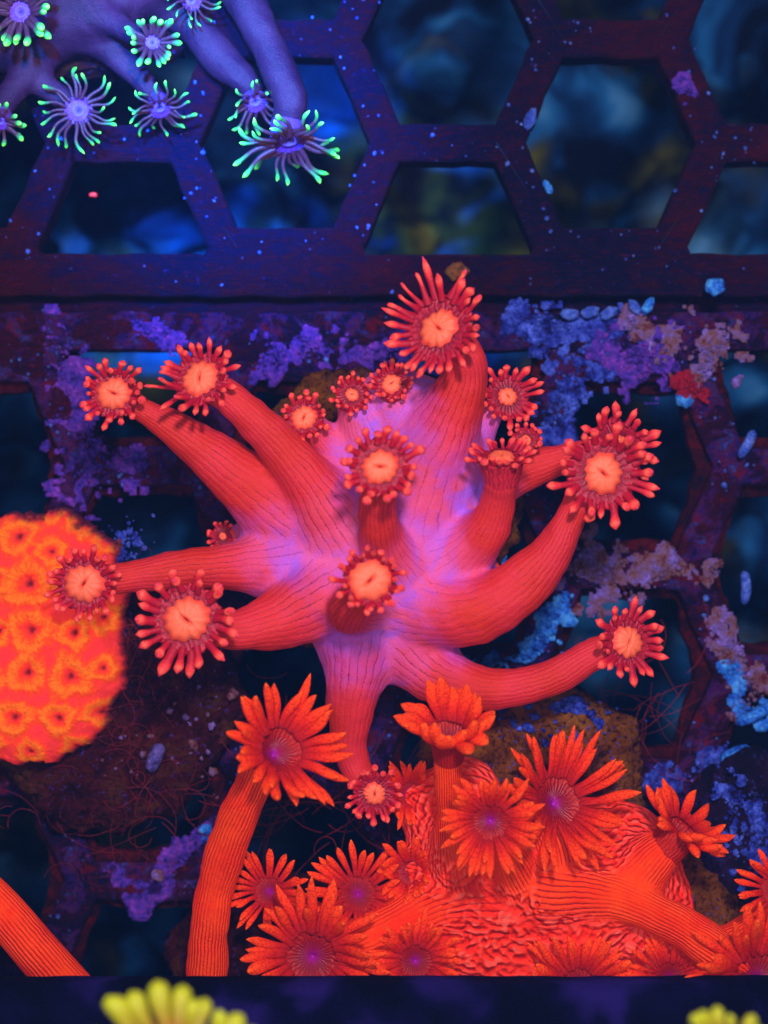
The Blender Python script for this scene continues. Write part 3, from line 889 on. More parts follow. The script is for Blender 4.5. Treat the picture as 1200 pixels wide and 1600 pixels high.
crust('mauve crust band between the long curved stalk and the right hole', [(900, 860, 28), (930, 900, 36), (985, 895, 30), (1050, 895, 22)], 380, CR, M_pale, -.06)
crust('azure ridge of crust under the long curved stalk', [(705, 1038, 10), (760, 1040, 12), (820, 1030, 13), (850, 1000, 17), (872, 960, 19), (885, 930, 14)], 260, (.04, .1), M_azure, .0, thr=-.5)
crust('tan and lilac crust along the right bar below the small worm', [(1120, 970, 14), (1145, 1030, 24), (1175, 1080, 24), (1150, 1110, 20)], 260, CR, M_pale, -.06)
crust('azure crust along the right edge beside the tan crust', [(1140, 1040, 12), (1160, 1110, 14), (1190, 1120, 12)], 90, (.03, .09), M_azure, -.02)
crust('blue crust lumps below the right rack hole', [(1030, 1215, 14), (1050, 1220, 14), (1110, 1190, 14), (1145, 1180, 10)], 90, (.03, .08), M_blue, -.04)
crust('azure scrap of crust behind the right side of the violet body', [(775, 860, 10), (783, 880, 10)], 60, (.03, .07), M_azure, .5)
crust('violet crust between the lower left rack holes', [(190, 1380, 16), (230, 1400, 20), (320, 1290, 10)], 120, CR, M_violet, -.1)
crust('azure crust crumbs beside the tall curved orange stalk', [(320, 1310, 12), (330, 1330, 10)], 26, (.03, .07), M_azure, 0)
crust('lilac crust on the bar right of the lower right hole', [(1110, 900, 10), (1120, 880, 14)], 60, CR, M_pale, -.05)
crust('violet crust fleck on the top edge right of the middle', [(1065, 130, 12), (1080, 145, 10)], 46, (.02, .05), M_violet, .02, thr=-.6)
# larger single pieces
def blob(name, label, cat, px, py, z, rx, ry, rz, rot, mat, amp=.11, group=None):
    v = ICO3[0].copy(); a = rng.random(3) * 6
    dis = 1 + amp * np.sin(v[:, 0] * 4 + a[0]) * np.cos(v[:, 1] * 5 + a[1]) + amp * .6 * np.sin(v[:, 0] * 9 + v[:, 1] * 7 + a[2])
    v = v * dis[:, None] * [rx / 100, ry / 100, rz / 100]; c, s = math.cos(rot), math.sin(rot)
    p = at(px, py, z)
    v = np.stack([v[:, 0] * c - v[:, 1] * s + p.x, v[:, 0] * s + v[:, 1] * c + p.y, v[:, 2] + z], 1)
    o = mesh_obj(name, v, ICO3[1].astype(np.int32), mat, loc=p)
    return tag(o, label, cat, group or ('blue chips on the hole edge' if cat == 'chip' else 'shell bits along the rim'))
blob('chip', 'pale blue chip on the left corner of the middle upper hole', 'chip', 829, 186, .06, 9, 19, 6, -.35, M_speck)
blob('chip', 'small blue chip on the lower left edge of the middle upper hole', 'chip', 856, 292, .05, 6, 12, 5, .5, M_azure)
blob('shell_bit', 'round blue ball stuck inside the right rack hole', 'shell', 1070, 621, -.1, 15, 17, 12, 0, M_azure)
blob('shell_bit', 'blurred blue knob on the strip at upper right', 'shell', 1117, 448, .5, 16, 14, 12, 0, M_azure)
blob('shell_bit', 'pink lilac shell nub at the end of the red crust', 'shell', 1150, 598, .1, 8, 10, 8, 0, M_pale)
blob('shell_bit', 'left of two pale blue shell wings on the rim edge', 'shell', 992, 480, .1, 8, 14, 6, .7, M_speck)
blob('shell_bit', 'right of two pale blue shell wings on the rim edge', 'shell', 1013, 478, .1, 8, 15, 6, -.6, M_azure)
blob('shell_bit', 'olive yellow round bit behind the highest tentacles', 'shell', 714, 425, .1, 18, 15, 8, 0, crust_mat('olive_bit', sr(120, 70, 30), sr(140, 90, 40), sr(60, 30, 30)))
for i, (x, y) in enumerate(((890, 491), (922, 488), (952, 489))):
    blob('shell_bit', ['leftmost', 'middle', 'rightmost'][i] + ' of three pale azure scales in a row on the rim', 'shell', x, y, .08, 15, 9, 6, .2 * i, M_speck, group='three azure scales on the rim')
# little worm tubes
def worm(label, pts, r, mat, name='worm_tube', cat='worm tube', z=.1):
    P = catmull([(*at(x, y, z), r / 100) for x, y in pts], 16); T, U, B = frames(P); V = []; Fc = []; ns = 9
    for i in range(len(P)):
        taper = math.sqrt(max(0.02, 1 - abs(2 * i / (len(P) - 1) - 1) ** 4))
        for j in range(ns):
            a = 6.2832 * j / ns; rr = P[i, 3] * taper * (1 + .15 * mnoise.noise(Vector((i * .7, a, r))))
            V.append(tuple(P[i, :3] + (U[i] * math.cos(a) + B[i] * math.sin(a)) * rr))
    for i in range(len(P) - 1):
        for j in range(ns): Fc.append((i * ns + j, i * ns + (j + 1) % ns, (i + 1) * ns + (j + 1) % ns, (i + 1) * ns + j))
    Fc.append(tuple(range(ns))[::-1]); Fc.append(tuple(range((len(P) - 1) * ns, len(P) * ns)))
    return tag(mesh_obj(name, V, Fc, mat, loc=tuple(P[0, :3])), label, cat, 'worm tubes on the rack and rocks' if cat == 'worm tube' else None)
worm('short pale blue worm tube slanting above the right coral crust', [(1178, 672), (1168, 695), (1155, 715)], 8, M_speck)
worm('upright pale blue worm tube beside the lilac crust at right', [(1162, 892), (1166, 915), (1163, 945)], 8, M_speck)
worm('fat azure worm tube lying slanted at the lower right edge', [(1126, 1190), (1145, 1180), (1172, 1168)], 11, M_azure)
worm('azure worm tube nearly touching the right picture edge', [(1150, 1130), (1175, 1120), (1210, 1100)], 9, M_azure)
worm('grey violet worm tube on the dark rock below the left coral', [(252, 1162), (243, 1182), (234, 1206)], 11, crust_mat('grey_violet', sr(84, 76, 150), sr(110, 96, 170), sr(50, 30, 90)), z=.75)
worm('small red grain glowing on the dark bar at upper left', [(139, 305), (146, 304), (152, 306)], 4, plain('red_grain', sr(255, 50, 40)), 'grain', 'grain')

# fine specks all over both racks
sp = []
for k in range(1500):
    px = rng.uniform(-20, 1220); py = rng.uniform(-10, 1530)
    q = at(px, py, 0)
    if mnoise.noise(Vector((q.x * .8, q.y * .8, 1))) < -.1 and rng.random() < .7: continue
    # keep to the bars: test the hexagonal holes
    cols_ = colsU if py < 440 else colsL; inside = False
    for cx, cy in cols_:
        cyy = cy + 326 * round((py - cy) / 326)
        if abs(px - cx) < 131 and abs(py - cyy) < 131 and abs(px - cx) / 133 * 1.0 + abs(py - cyy) / 133 * .42 < .98: inside = True
    if inside: continue
    sp.append((q.x, q.y, .03 if py < 480 else -.08, rng.choice([.012, .018, .025, .035, .05], p=[.3, .33, .22, .12, .03])))
lumps('speck', 'tiny pale blue specks scattered over the dark rack bars', 'specks', sp, M_speck, 'stuff', .7, base=ICO1)

# ------------------------------------------------------------------ rocks (plugs) under the corals
def rock(label, px, py, z, rx, ry, rz, mat, seed, amp=.25, poly=0, rot=0.0):
    v = ICO5[0]; off = Vector((seed * 7.3, seed * 3.1, 0)); out = []
    c = at(px, py, z)
    for p in v:
        q = Vector(p)
        d = 1 + amp * mnoise.noise(q * 1.4 + off) + amp * .5 * mnoise.noise(q * 3.5 + off) + .09 * mnoise.noise(q * 9 + off) + .045 * mnoise.noise(q * 22 + off)
        x, y, zz = q.x * d, q.y * d, q.z * d
        h = math.hypot(x, y)
        # flatten into a plug with a steep side
        k = 1 / max(1e-3, (abs(h) ** 4 + abs(zz) ** 4) ** .25 / math.sqrt(h * h + zz * zz + 1e-9)) 
        x, y, zz = x * k, y * k, zz * k
        if poly:
            a = math.atan2(y, x) + rot; w = math.pi / poly
            f = math.cos(w) / math.cos((a % (2 * w)) - w); f = 1 + (f - 1) * .8
            x *= f; y *= f
        out.append((c.x + x * rx / 100, c.y + y * ry / 100, c.z + zz * rz / 100))
    o = mesh_obj('rock', out, ICO5[1].astype(np.int32), mat, loc=(c.x, c.y, c.z - rz / 100))
    return tag(o, label, 'rock', 'rocks under the corals')
rock('olive brown rock plug under the violet bodied coral', 590, 800, .35, 205, 215, 42, M_rock, 1, .15)
rock('olive brown faceted rock plug below the lowest right polyp', 830, 1205, .35, 185, 150, 45, M_rock, 2, .08, 6, .5)
rock('dark maroon rock plug under the orange corallite coral', 165, 1085, .1, 215, 215, 50, M_rock2, 3, .12, 7, .1)
rock('dark blue and purple rock at the lower right edge', 1185, 1300, .25, 105, 120, 50, M_rock3, 4, .15)
rock('small brown rock behind the orange flower cluster', 470, 1490, .1, 190, 120, 42, M_rock2, 5, .15)
rock('brown rock under the wrinkled orange red coral', 900, 1480, .3, 290, 190, 50, M_rock, 6, .12)

# crumbs of blue on the rocks
for (lab, cx, cy, rx, ry, z, n) in (('blue crumbs strewn over the olive rock plug at lower right', 860, 1120, 120, 55, .82, 60), ('violet crumbs strewn over the dark maroon rock', 290, 1130, 110, 150, .62, 70),
                               ('blue crumbs on the rock beside the left coral edge', 200, 850, 35, 40, .6, 60), ('blue crumbs on the rock at the lower right edge', 1170, 1290, 70, 90, .78, 120)):
    q = [(*at(cx + rng.normal(0, .5) * rx, cy + rng.normal(0, .5) * ry, z)[:2], z, rng.uniform(.015, .05)) for _ in range(n)]
    q = [(a, b, c, .012 + .075 * rng.random() ** 3) for a, b, c, d in q]
    lumps('crust_crumb', lab, 'crumbs', q, M_pale if 'violet' in lab else M_blue, 'stuff', .35)

crust('lilac blue crust spots on the olive rock plug at lower right', [(850, 1110, 6), (905, 1100, 7), (950, 1150, 6)], 24, (.02, .05), M_blue, .76, thr=-.1)
crust('pale blue crust spots on the rock at the lower right edge', [(1130, 1240, 14), (1170, 1270, 12), (1200, 1330, 16)], 60, CR, M_blue, .74, thr=-.3)
# hair algae
def hairs(label, cx, cy, z, n, L, spread, curl=1.0, r=.0045):
    V = []; Fc = []
    for k in range(n):
        x = cx + rng.normal(0, spread[0]); bend = rng.normal(0, .16) * curl; y = cy + rng.normal(0, spread[1])
        p = np.array(at(x, y, z)); a = rng.random() * 6.28; el = rng.uniform(-.1, .5)
        d = np.array([math.cos(a), math.sin(a), el]); st = L * rng.uniform(.5, 1.3) / 14
        rr = r * rng.uniform(.5, 1.3)
        b = len(V)
        for i in range(15):
            for j in range(3):
                th = 2.094 * j; u = np.array([-d[1], d[0], 0]); V.append(tuple(p + (u * math.cos(th) + np.array([0, 0, 1]) * math.sin(th)) * rr))
            d = d + np.array([-d[1], d[0], 0]) * bend + rng.normal(0, .07, 3); d[2] *= .8; d /= np.linalg.norm(d); p = p + d * st
        for i in range(14):
            for j in range(3): Fc.append((b + i * 3 + j, b + i * 3 + (j + 1) % 3, b + i * 3 + 3 + (j + 1) % 3, b + i * 3 + 3 + j))
    o = mesh_obj('hair_algae', V, Fc, M_hair); return tag(o, label, 'algae', kind='stuff')
hairs('tangled dark red hair algae over the rock at lower left', 190, 1230, .45, 80, 1.0, (110, 60))
hairs('dark red hair algae fringe at the right edge of the left coral', 215, 1080, .65, 70, .8, (20, 110))
hairs('fine red hair algae hanging in the lower right rack hole', 1010, 1120, .0, 36, 1.2, (50, 60), .6)
hairs('thin dark threads across the gap beside the tall orange stalk', 500, 1270, .3, 30, 1.4, (60, 30), .6, .007)

# ------------------------------------------------------------------ A: the violet bodied coral in the middle
def st(dirx, diry, k, p=2.0):
    l = math.hypot(dirx, diry); ux, uy = dirx / l, diry / l
    return lambda x, y: 1 + k * max(0.0, x * ux + y * uy) ** p
A = [
 dict(c=(178, 615, 2.5), n=(-.15, .05, 1), R=56, rd=24, nt=24, path=[(520, 850, 1.4, 50), (440, 795, 1.6, 60), (362, 735, 1.8, 44), (280, 675, 2.0, 29), (225, 640, 2.2, 20)], tip='bulb', el=(20, 55)),
 dict(c=(313, 592, 2.7), n=(-.2, .3, 1), R=62, rd=26, nt=24, path=[(570, 880, 1.6, 50), (522, 810, 1.9, 58), (468, 735, 2.1, 40), (405, 665, 2.3, 32), (355, 620, 2.45, 25)], stretch=st(-1, -.6, .7), el=(15, 50)),
 dict(c=(475, 653, 2.1), n=(-.1, .1, 1), R=42, rd=18, nt=20, joined=True, path=[(590, 800, 1.4, 30), (545, 735, 1.5, 30), (505, 685, 1.75, 24)], tip='bulb', el=(20, 60)),
 dict(c=(550, 617, 2.2), n=(0, .3, 1), R=36, rd=10, nt=20, joined=True, path=[(600, 760, 1.5, 30), (570, 690, 1.7, 30), (555, 645, 1.9, 24)], tip='bulb', el=(20, 60)),
 dict(c=(612, 600, 2.3), n=(0, .4, 1), R=38, rd=15, nt=20, joined=True, path=[(640, 720, 1.6, 28), (625, 640, 1.9, 24)], tip='bulb', el=(20, 60)),
 dict(c=(686, 514, 3.1), n=(-.45, .25, 1), R=80, rd=28, nt=28, path=[(640, 860, 1.4, 66), (655, 755, 1.7, 76), (697, 665, 2.1, 54), (728, 590, 2.5, 36), (726, 555, 2.7, 32)], stretch=st(-.6, .9, .75, 1.3), el=(-5, 35), rs=32),
 dict(c=(793, 620, 1.9), n=(.3, .1, 1), R=50, rd=14, nt=20, path=[(700, 780, 1.2, 30), (735, 700, 1.4, 24), (765, 650, 1.6, 18)], el=(5, 40), stretch=st(1, .1, .3)),
 dict(c=(783, 716, 2.9), n=(-.05, .95, .45), R=54, rd=20, nt=22, cup=.3, path=[(660, 900, 1.6, 48), (720, 868, 1.9, 46), (766, 818, 2.3, 34), (782, 768, 2.6, 27)], el=(10, 45), rs=27),
 dict(c=(822, 688, 2.2), n=(.1, .4, 1), R=30, rd=8, nt=16, joined=True, path=[(740, 800, 1.4, 22), (790, 745, 1.6, 18), (815, 715, 1.8, 14)], el=(20, 60), tip='bulb'),
 dict(c=(942, 740, 3.0), n=(.1, -.05, 1), R=80, rd=28, nt=24, path=[(600, 900, 1.5, 55), (675, 955, 1.9, 58), (765, 945, 2.2, 50), (845, 885, 2.4, 38), (890, 810, 2.6, 26), (905, 775, 2.7, 22)], el=(10, 45), tip='bulb', stretch=st(1, .1, .2), rs=22),
 dict(c=(968, 694, 2.2), n=(.45, .5, .9), R=66, rd=15, nt=20, path=[(700, 830, 1.2, 34), (790, 752, 1.5, 32), (860, 722, 1.7, 28), (920, 706, 1.9, 24)], el=(5, 40), tip='lance'),
 dict(c=(594, 730, 3.7), n=(0, .12, 1), R=66, rd=24, nt=22, path=[(625, 900, 1.9, 45), (598, 850, 2.4, 36), (590, 800, 2.9, 31), (591, 765, 3.2, 28)], el=(15, 50), tip='bulb', rs=27),
 dict(c=(578, 907, 3.9), n=(.03, .02, 1), R=60, rd=29, nt=26, path=[(560, 930, 1.8, 50), (548, 955, 2.5, 38), (552, 945, 3.1, 33), (568, 922, 3.5, 30)], el=(35, 65), tip='bulb', rs=28),
 dict(c=(132, 912, 2.3), n=(-.1, .0, 1), R=62, rd=28, nt=24, path=[(540, 870, 1.4, 48), (450, 878, 1.6, 52), (360, 885, 1.8, 38), (270, 892, 1.95, 30), (190, 903, 2.05, 23)], el=(10, 35), tip='lance'),
 dict(c=(292, 968, 3.0), n=(-.1, .02, 1), R=80, rd=32, nt=22, path=[(560, 900, 1.6, 54), (500, 935, 1.9, 60), (440, 965, 2.1, 46), (385, 983, 2.35, 35), (340, 985, 2.5, 27)], el=(5, 38), tip='bulb', stretch=st(-1, -.6, .22)),
 dict(c=(980, 1003, 2.2), n=(.45, .1, 1), R=62, rd=24, nt=22, path=[(620, 990, 1.4, 62), (680, 1050, 1.6, 48), (770, 1078, 1.75, 33), (860, 1060, 1.85, 30), (925, 1022, 1.95, 24)], el=(0, 35), tip='lance', rs=22, stretch=st(1, 0, .3)),
 dict(c=(585, 1240, 1.7), n=(.1, -.2, 1), R=46, rd=17, nt=20, path=[(565, 950, 1.5, 66), (560, 1030, 1.6, 54), (550, 1095, 1.55, 40), (545, 1160, 1.4, 28), (562, 1210, 1.35, 24)], el=(5, 40), tip='bulb'),
 dict(c=(348, 838, .9), n=(-.3, .1, 1), R=26, rd=6, nt=14, joined=True, path=[(500, 850, .8, 24), (400, 840, .8, 18)], el=(10, 40), tip='lance'),
 dict(c=(765, 912, 1.3), n=(.5, .1, 1), R=34, rd=8, nt=14, joined=True, path=[(650, 900, 1.0, 34), (725, 910, 1.1, 24)], el=(10, 40), tip='lance'),
]
rootA = thing('flowerpot_coral', 'large coral with violet body and red striped stalks ending in salmon centred flowers', 'coral', at(600, 860, .7))
build_colony(rootA, 'body', [(595, 880, 1.15, 165, 128, 98), (645, 740, 1.15, 112, 135, 88), (485, 850, 1.1, 100, 78, 66), (618, 640, 1.3, 72, 62, 70), (600, 985, 1.05, 105, 62, 62)], A, M_coreA, 'A', 0.055, bump=lambda v: .05 * mnoise.noise(v * 1.3) + .022 * mnoise.noise(v * 3.4) + .009 * mnoise.noise(v * 9))

# ------------------------------------------------------------------ B: the wrinkled orange red coral at lower right
B = [
 dict(c=(702, 1146, 3.0), n=(0, .85, .62), R=86, rd=20, nt=17, cup=.4, rows=2, path=[(720, 1360, 1.8, 40), (704, 1290, 2.2, 25), (702, 1215, 2.6, 22)], el=(42, 66), rs=24, tip='B3'),
 dict(c=(766, 1284, 3.3), n=(-.08, -.04, 1), R=80, rd=20, nt=30, path=[(830, 1400, 1.8, 40), (790, 1330, 2.3, 32)], el=(8, 40), tip='B3'),
 dict(c=(872, 1252, 2.3), n=(.55, .45, 1), R=112, rd=20, nt=32, path=[(880, 1400, 1.7, 40), (870, 1320, 2.0, 35)], el=(10, 45), stretch=st(1, .8, .35)),
 dict(c=(1066, 1295, 2.2), n=(.55, .75, .3), R=80, rd=20, nt=16, cup=.5, path=[(910, 1440, 1.6, 60), (985, 1382, 1.9, 44), (1030, 1335, 2.05, 34)], el=(15, 50), rs=30, tip='B'),
 dict(c=(488, 1496, 2.3), n=(.0, .08, 1), R=114, rd=24, nt=26, rows=2, path=[(790, 1400, 1.5, 60), (700, 1410, 1.6, 44), (610, 1450, 1.6, 42), (530, 1485, 1.7, 34)], el=(5, 38)),
 dict(c=(420, 1392, 1.5), n=(-.1, .35, 1), R=64, rd=12, nt=20, rows=1, path=[(600, 1480, 1.0, 24), (500, 1440, 1.1, 24), (440, 1405, 1.15, 22)], el=(5, 40), tip='B2'),
 dict(c=(560, 1396, 1.6), n=(.1, .3, 1), R=80, rd=12, nt=20, rows=1, path=[(660, 1450, 1.0, 30), (600, 1420, 1.15, 26)], el=(5, 40), tip='B2'),
 dict(c=(650, 1502, 2.2), n=(.1, .1, 1), R=74, rd=16, nt=22, path=[(760, 1440, 1.3, 40), (690, 1485, 1.5, 34)], el=(0, 40), tip='B'),
 dict(c=(905, 1545, 2.3), n=(.05, .35, 1), R=92, rd=16, nt=28, path=[(880, 1440, 1.5, 40), (900, 1500, 1.8, 32)], el=(10, 45)),
 dict(c=(1048, 1530, 2.1), n=(.0, .1, 1), R=76, rd=12, nt=26, path=[(960, 1440, 1.4, 40), (1020, 1490, 1.7, 28)], el=(0, 35), tip='B2'),
 dict(c=(1186, 1530, 2.6), n=(.1, .1, 1), R=118, rd=20, nt=30, path=[(860, 1390, 1.9, 55), (960, 1400, 2.15, 37), (1050, 1440, 2.25, 33), (1130, 1490, 2.3, 33)], el=(10, 50)),
 dict(c=(640, 1240, 1.3), n=(.2, .2, 1), R=55, rd=12, nt=22, joined=True, path=[(720, 1330, 1.1, 34), (670, 1275, 1.1, 28)], el=(10, 50), tip='B'),
 dict(c=(640, 1362, 1.6), n=(-.2, .1, 1), R=56, rd=12, nt=16, joined=True, path=[(720, 1370, 1.3, 34), (675, 1365, 1.35, 24)], el=(10, 60), tip='B'),
 dict(c=(1215, 1390, 2.0), n=(-.3, .2, 1), R=70, rd=12, nt=20, joined=True, path=[(1100, 1500, 1.4, 30), (1200, 1440, 1.6, 30)], el=(10, 60), tip='B2'),
 dict(c=(750, 1530, 1.4), n=(.2, .3, 1), R=60, rd=10, nt=14, joined=True, path=[(800, 1450, 1.2, 30), (765, 1505, 1.15, 24)], el=(10, 50), tip='B'),
]
rootB = thing('flowerpot_coral', 'bright orange red coral with wrinkled body and pointed petal tentacles at lower right', 'coral', at(860, 1430, .7))
build_colony(rootB, 'body', [(860, 1415, 1.0, 185, 145, 95), (720, 1300, 1.0, 75, 115, 85), (960, 1345, 1.0, 95, 90, 75), (800, 1500, 1.0, 120, 80, 75), (1020, 1420, .9, 60, 70, 70)], B, M_coreB, 'B', 0.055, kb=.5, tint_d=(.1, .7), swf=.8, bump=lambda v: .05 * mnoise.noise(v * 1.3) + .022 * mnoise.noise(v * 3.4) + .009 * mnoise.noise(v * 9))

B1 = [dict(c=(438, 1172, 3.3), n=(.62, .5, 1), R=104, rd=22, nt=22, cup=.3, rows=2, tip='B', path=[(322, 1640, 1.6, 30), (324, 1530, 1.8, 31), (334, 1400, 2.1, 31), (362, 1300, 2.4, 30), (398, 1225, 2.8, 28)], el=(14, 38), rs=27, stretch=st(.85, .7, .42))]
rootB1 = thing('flowerpot_coral', 'tall single orange flower on a long curved striped stalk, left of the bottom flower cluster', 'coral', at(322, 1640, .6))
build_colony(rootB1, 'foot', [(322, 1660, 1.2, 50, 30, 40)], B1, M_coreB, 'B', 0.05, kb=.3, tint_d=(-.3, .1), bump=lambda v: .05 * mnoise.noise(v * 1.3) + .022 * mnoise.noise(v * 3.4) + .009 * mnoise.noise(v * 9))
B2 = [dict(c=(-150, 1290, 2.0), n=(-.3, .3, 1), R=90, rd=20, nt=24, path=[(180, 1640, 1.2, 40), (120, 1560, 1.5, 38), (60, 1490, 1.7, 36), (0, 1420, 1.8, 35), (-50, 1370, 1.8, 32)], el=(10, 45))]
rootB2 = thing('flowerpot_coral', 'thick orange stalk slanting out of the lower left corner', 'coral', at(180, 1640, .5))
build_colony(rootB2, 'foot', [(190, 1670, 1.0, 50, 30, 40)], B2, M_coreB, 'B', 0.06, kb=.3, tint_d=(-.3, .1))

# ------------------------------------------------------------------ C: purple coral with green tips, upper left
Cc = [
 dict(c=(452, 222, 1.0), n=(.15, -.85, .35), R=84, rd=14, nt=26, path=[(240, -130, .2, 36), (345, -50, .5, 33), (412, 60, .8, 30), (452, 150, .95, 27)], el=(-5, 40), rs=24),
 dict(c=(238, 66, 1.4), n=(.1, -.05, 1), R=44, rd=14, nt=22, path=[(60, 10, .5, 40), (150, 25, .8, 22), (205, 50, 1.1, 18)], el=(20, 45), tip='C2', rs=14),
 dict(c=(122, 172, .9), n=(0, -.15, 1), R=62, rd=14, nt=22, path=[(40, 60, .3, 40), (60, 120, .5, 24), (100, 155, .6, 18)], el=(-10, 30)),
 dict(c=(250, 170, .8), n=(.2, -.75, .5), R=54, rd=10, nt=18, path=[(120, 20, .3, 34), (175, 80, .5, 22), (225, 130, .6, 19)], el=(-5, 40), rs=14),
 dict(c=(32, 18, 1.6), n=(-.05, -.1, 1), R=62, rd=24, nt=26, path=[(60, -40, .6, 40), (45, -10, 1.0, 34)], el=(20, 50), tip='C2'),
 dict(c=(0, 190, 1.1), n=(-.1, -.6, .6), R=42, rd=10, nt=16, path=[(90, 50, .4, 34), (50, 105, .6, 24), (12, 155, .8, 20)], el=(5, 50), tip='C2', rs=14),
 dict(c=(400, 160, .5), n=(.3, -.6, .5), R=54, rd=8, nt=16, path=[(180, -30, .1, 40), (280, 20, .2, 30), (350, 95, .3, 28), (388, 135, .4, 20)], el=(0, 50), rs=14),
 dict(c=(300, 0, .9), n=(.4, -.2, .8), R=44, rd=8, nt=16, path=[(200, -60, .4, 30), (270, -20, .6, 18)], el=(0, 50), rs=12),
]
rootC = thing('flowerpot_coral', 'purple coral with glowing green tipped tentacles hanging in at upper left', 'coral', at(80, 0, 0))
build_colony(rootC, 'body', [(70, 5, .5, 150, 85, 55), (-60, 40, .4, 120, 80, 50), (160, -60, .5, 140, 80, 55)], Cc, M_coreC, 'C', 0.065, kb=.35, tint_d=(0, .6), bump=lambda v: .05 * mnoise.noise(v * 1.3) + .022 * mnoise.noise(v * 3.4) + .009 * mnoise.noise(v * 9))
rock('dark red rock under the purple coral', 90, -40, -.15, 260, 170, 40, M_rock2, 9, .15)

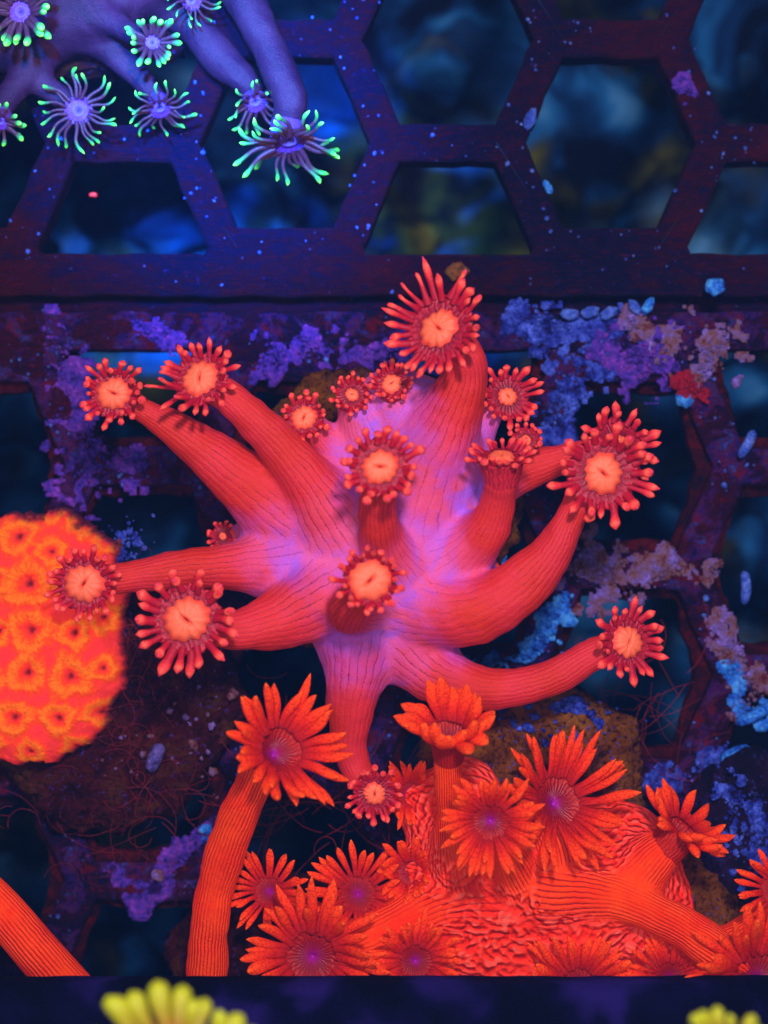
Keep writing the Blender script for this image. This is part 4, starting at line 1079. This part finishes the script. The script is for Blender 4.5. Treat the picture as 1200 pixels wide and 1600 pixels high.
# ------------------------------------------------------------------ left: orange corallite coral
CL = [(28, 838, 36), (82, 862, 27), (122, 815, 30), (48, 912, 44), (-4, 905, 30), (100, 905, 26), (52, 984, 40), (2, 985, 26), (118, 988, 30), (45, 1050, 36), (112, 1056, 38), (-18, 1062, 32), (25, 1120, 34), (93, 1121, 31),
      (152, 1117, 28), (160, 1045, 24), (45, 1176, 26), (112, 1172, 26), (-20, 1160, 30), (160, 965, 28), (160, 845, 24), (70, 800, 24), (150, 905, 24), (-30, 850, 30)]
def left_coral():
    root = thing('star_coral', 'bright orange encrusting coral covered in ringed craters at the left edge', 'coral', at(40, 1000, .5))
    st_ = 2.0
    xs = np.arange(-170, 212, st_); ys = np.arange(786, 1216, st_)
    X, Y = np.meshgrid(xs, ys, indexing='ij')
    cx, cy, ax_, ay = 10, 1000, 180, 204
    nzs = np.vectorize(lambda a, b: mnoise.noise(Vector((a / 40, b / 40, 2.2))))(X, Y)
    nz2 = np.vectorize(lambda a, b: mnoise.fractal(Vector((a / 13, b / 13, 4.2)), .7, 2.1, 3))(X, Y)
    d = ((np.abs(X - cx) / ax_) ** 2.8 + (np.abs(Y - cy) / ay) ** 3.0) ** (1 / 2.9) + .09 * nzs + .035 * nz2 + np.clip((X - 110) * .0028, 0, 1) * np.clip((Y - 1080) * .012, 0, 1.5) + np.clip(-(X - 120) * .0004, 0, 1) * np.clip((850 - Y) * .012, 0, 1)
    Z = .45 + 1.25 * np.clip(1 - d ** 5, 0, 1) ** .5
    ring = np.zeros_like(X); pit = np.zeros_like(X); who = np.full(X.shape, -1); bd = np.full(X.shape, 9.0)
    for k, (px, py, r) in enumerate(CL):
        dx = X - px; dy = Y - py; a = np.arctan2(dy, dx)
        rr = np.hypot(dx, dy * 1.02) / r * (1 + .10 * np.sin(3 * a + k) + .06 * np.sin(5 * a + 2 * k) + .22 * nz2)
        m = rr < bd
        who[m] = k; bd[m] = rr[m]
    for k, (px, py, r) in enumerate(CL):
        m = who == k
        dx = X - px; dy = Y - py; a = np.arctan2(dy, dx); rr = bd
        teeth = .5 + .5 * np.cos(a * 22 + k + 3 * nzs + 2.5 * nz2)
        h = .12 * np.exp(-((rr - .72) / .2) ** 2) * (.55 + .6 * teeth) - .16 * np.exp(-(rr / .22) ** 2) + .07 * np.exp(-((rr - .38) / .1) ** 2) * (.5 + .5 * np.cos(a * 11))
        Z += np.where(m, h * r / 34, 0)
        ring += np.where(m, np.exp(-((rr - .62) / .34) ** 2), 0)
        pit += np.where(m, np.exp(-(rr / .17) ** 2) + .35 * np.exp(-((rr - .5) / .05) ** 2) * (1 - teeth), 0)
    Z += .07 * nz2 + .05 * nzs
    sc = (H - 1.5) / H
    V = np.stack([(X - 600) / 100 * sc, (800 - Y) / 100 * sc, Z], -1).reshape(-1, 3)
    nx_, ny_ = X.shape
    idx = np.arange(nx_ * ny_).reshape(nx_, ny_)
    Q = np.stack([idx[:-1, :-1], idx[:-1, 1:], idx[1:, 1:], idx[1:, :-1]], -1).reshape(-1, 4)
    dflat = d.ravel(); Q = Q[(dflat[Q].min(1) < 1.0)]
    Nn = vnormals(V, Q)
    if Nn[Q[0, 0], 2] < 0 or Nn[:, 2].mean() < 0: Q = Q[:, ::-1]; Nn = vnormals(V, Q)
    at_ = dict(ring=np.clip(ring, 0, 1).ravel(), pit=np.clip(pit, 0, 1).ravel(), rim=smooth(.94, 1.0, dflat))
    fb = bd.ravel()[Q].mean(1); fw = who.ravel()[Q[:, 0]]; fd = dflat[Q].max(1)
    def piece(mask, name):
        q = Q[mask]; used, inv = np.unique(q, return_inverse=True)
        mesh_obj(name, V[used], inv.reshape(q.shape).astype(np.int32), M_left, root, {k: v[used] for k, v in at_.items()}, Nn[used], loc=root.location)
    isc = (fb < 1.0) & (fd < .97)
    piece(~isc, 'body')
    for k in range(len(CL)):
        m = isc & (fw == k)
        if m.sum() > 30: piece(m, 'corallite')
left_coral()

# ------------------------------------------------------------------ front bar and yellow polyps nearest the lens
strip('front_bar', 'dark blurred rack bar crossing the bottom of the picture', 'bar', 1541, 1720, 2.9, 3.5, M_bar)
for (lab, c, n, R, rd, k) in (('blurred yellow green flower coral in front of the bottom bar, left', (265, 1706, 9.0), (0, .25, 1), 146, 40, 34), ('blurred yellow green flower coral in front of the bottom bar, right corner', (1130, 1678, 9.0), (0, .2, 1), 95, 36, 28)):
    r_ = thing('flower_coral', lab, 'coral', at(c[0], c[1] + 60, 5.4), 'yellow flower corals in front of the bar')
    build_colony(r_, 'foot', [(c[0], c[1] + 60, 6.0, 50, 40, 30)], [dict(c=c, n=n, R=R, rd=rd, nt=k, path=[(c[0], c[1] + 50, 6.2, 40), (c[0], c[1] + 20, 6.9, 36)], el=(0, 35))], M_coreC, 'D', .08, kb=.3)

# ------------------------------------------------------------------ the water's haze: one even closed box round everything
import bmesh
bm = bmesh.new(); bmesh.ops.create_cube(bm, size=1.0)
for v in bm.verts: v.co = Vector((v.co.x * 60, v.co.y * 60, -13 + (v.co.z + .5) * 55))
me = bpy.data.meshes.new('haze'); bm.to_mesh(me); bm.free()
hz = bpy.data.objects.new('haze', me); C.objects.link(hz); hz['kind'] = 'stuff'; hz['label'] = 'even blue haze of the tank water'
hm = bpy.data.materials.new('haze'); hm.use_nodes = True
hm.node_tree.nodes.remove(hm.node_tree.nodes['Principled BSDF'])
pv = hm.node_tree.nodes.new('ShaderNodeVolumePrincipled')
pv.inputs['Color'].default_value = (0.12, 0.35, 1.0, 1); pv.inputs['Density'].default_value = 0.0007
hm.node_tree.links.new(pv.outputs[0], hm.node_tree.nodes['Material Output'].inputs['Volume'])
me.materials.append(hm)
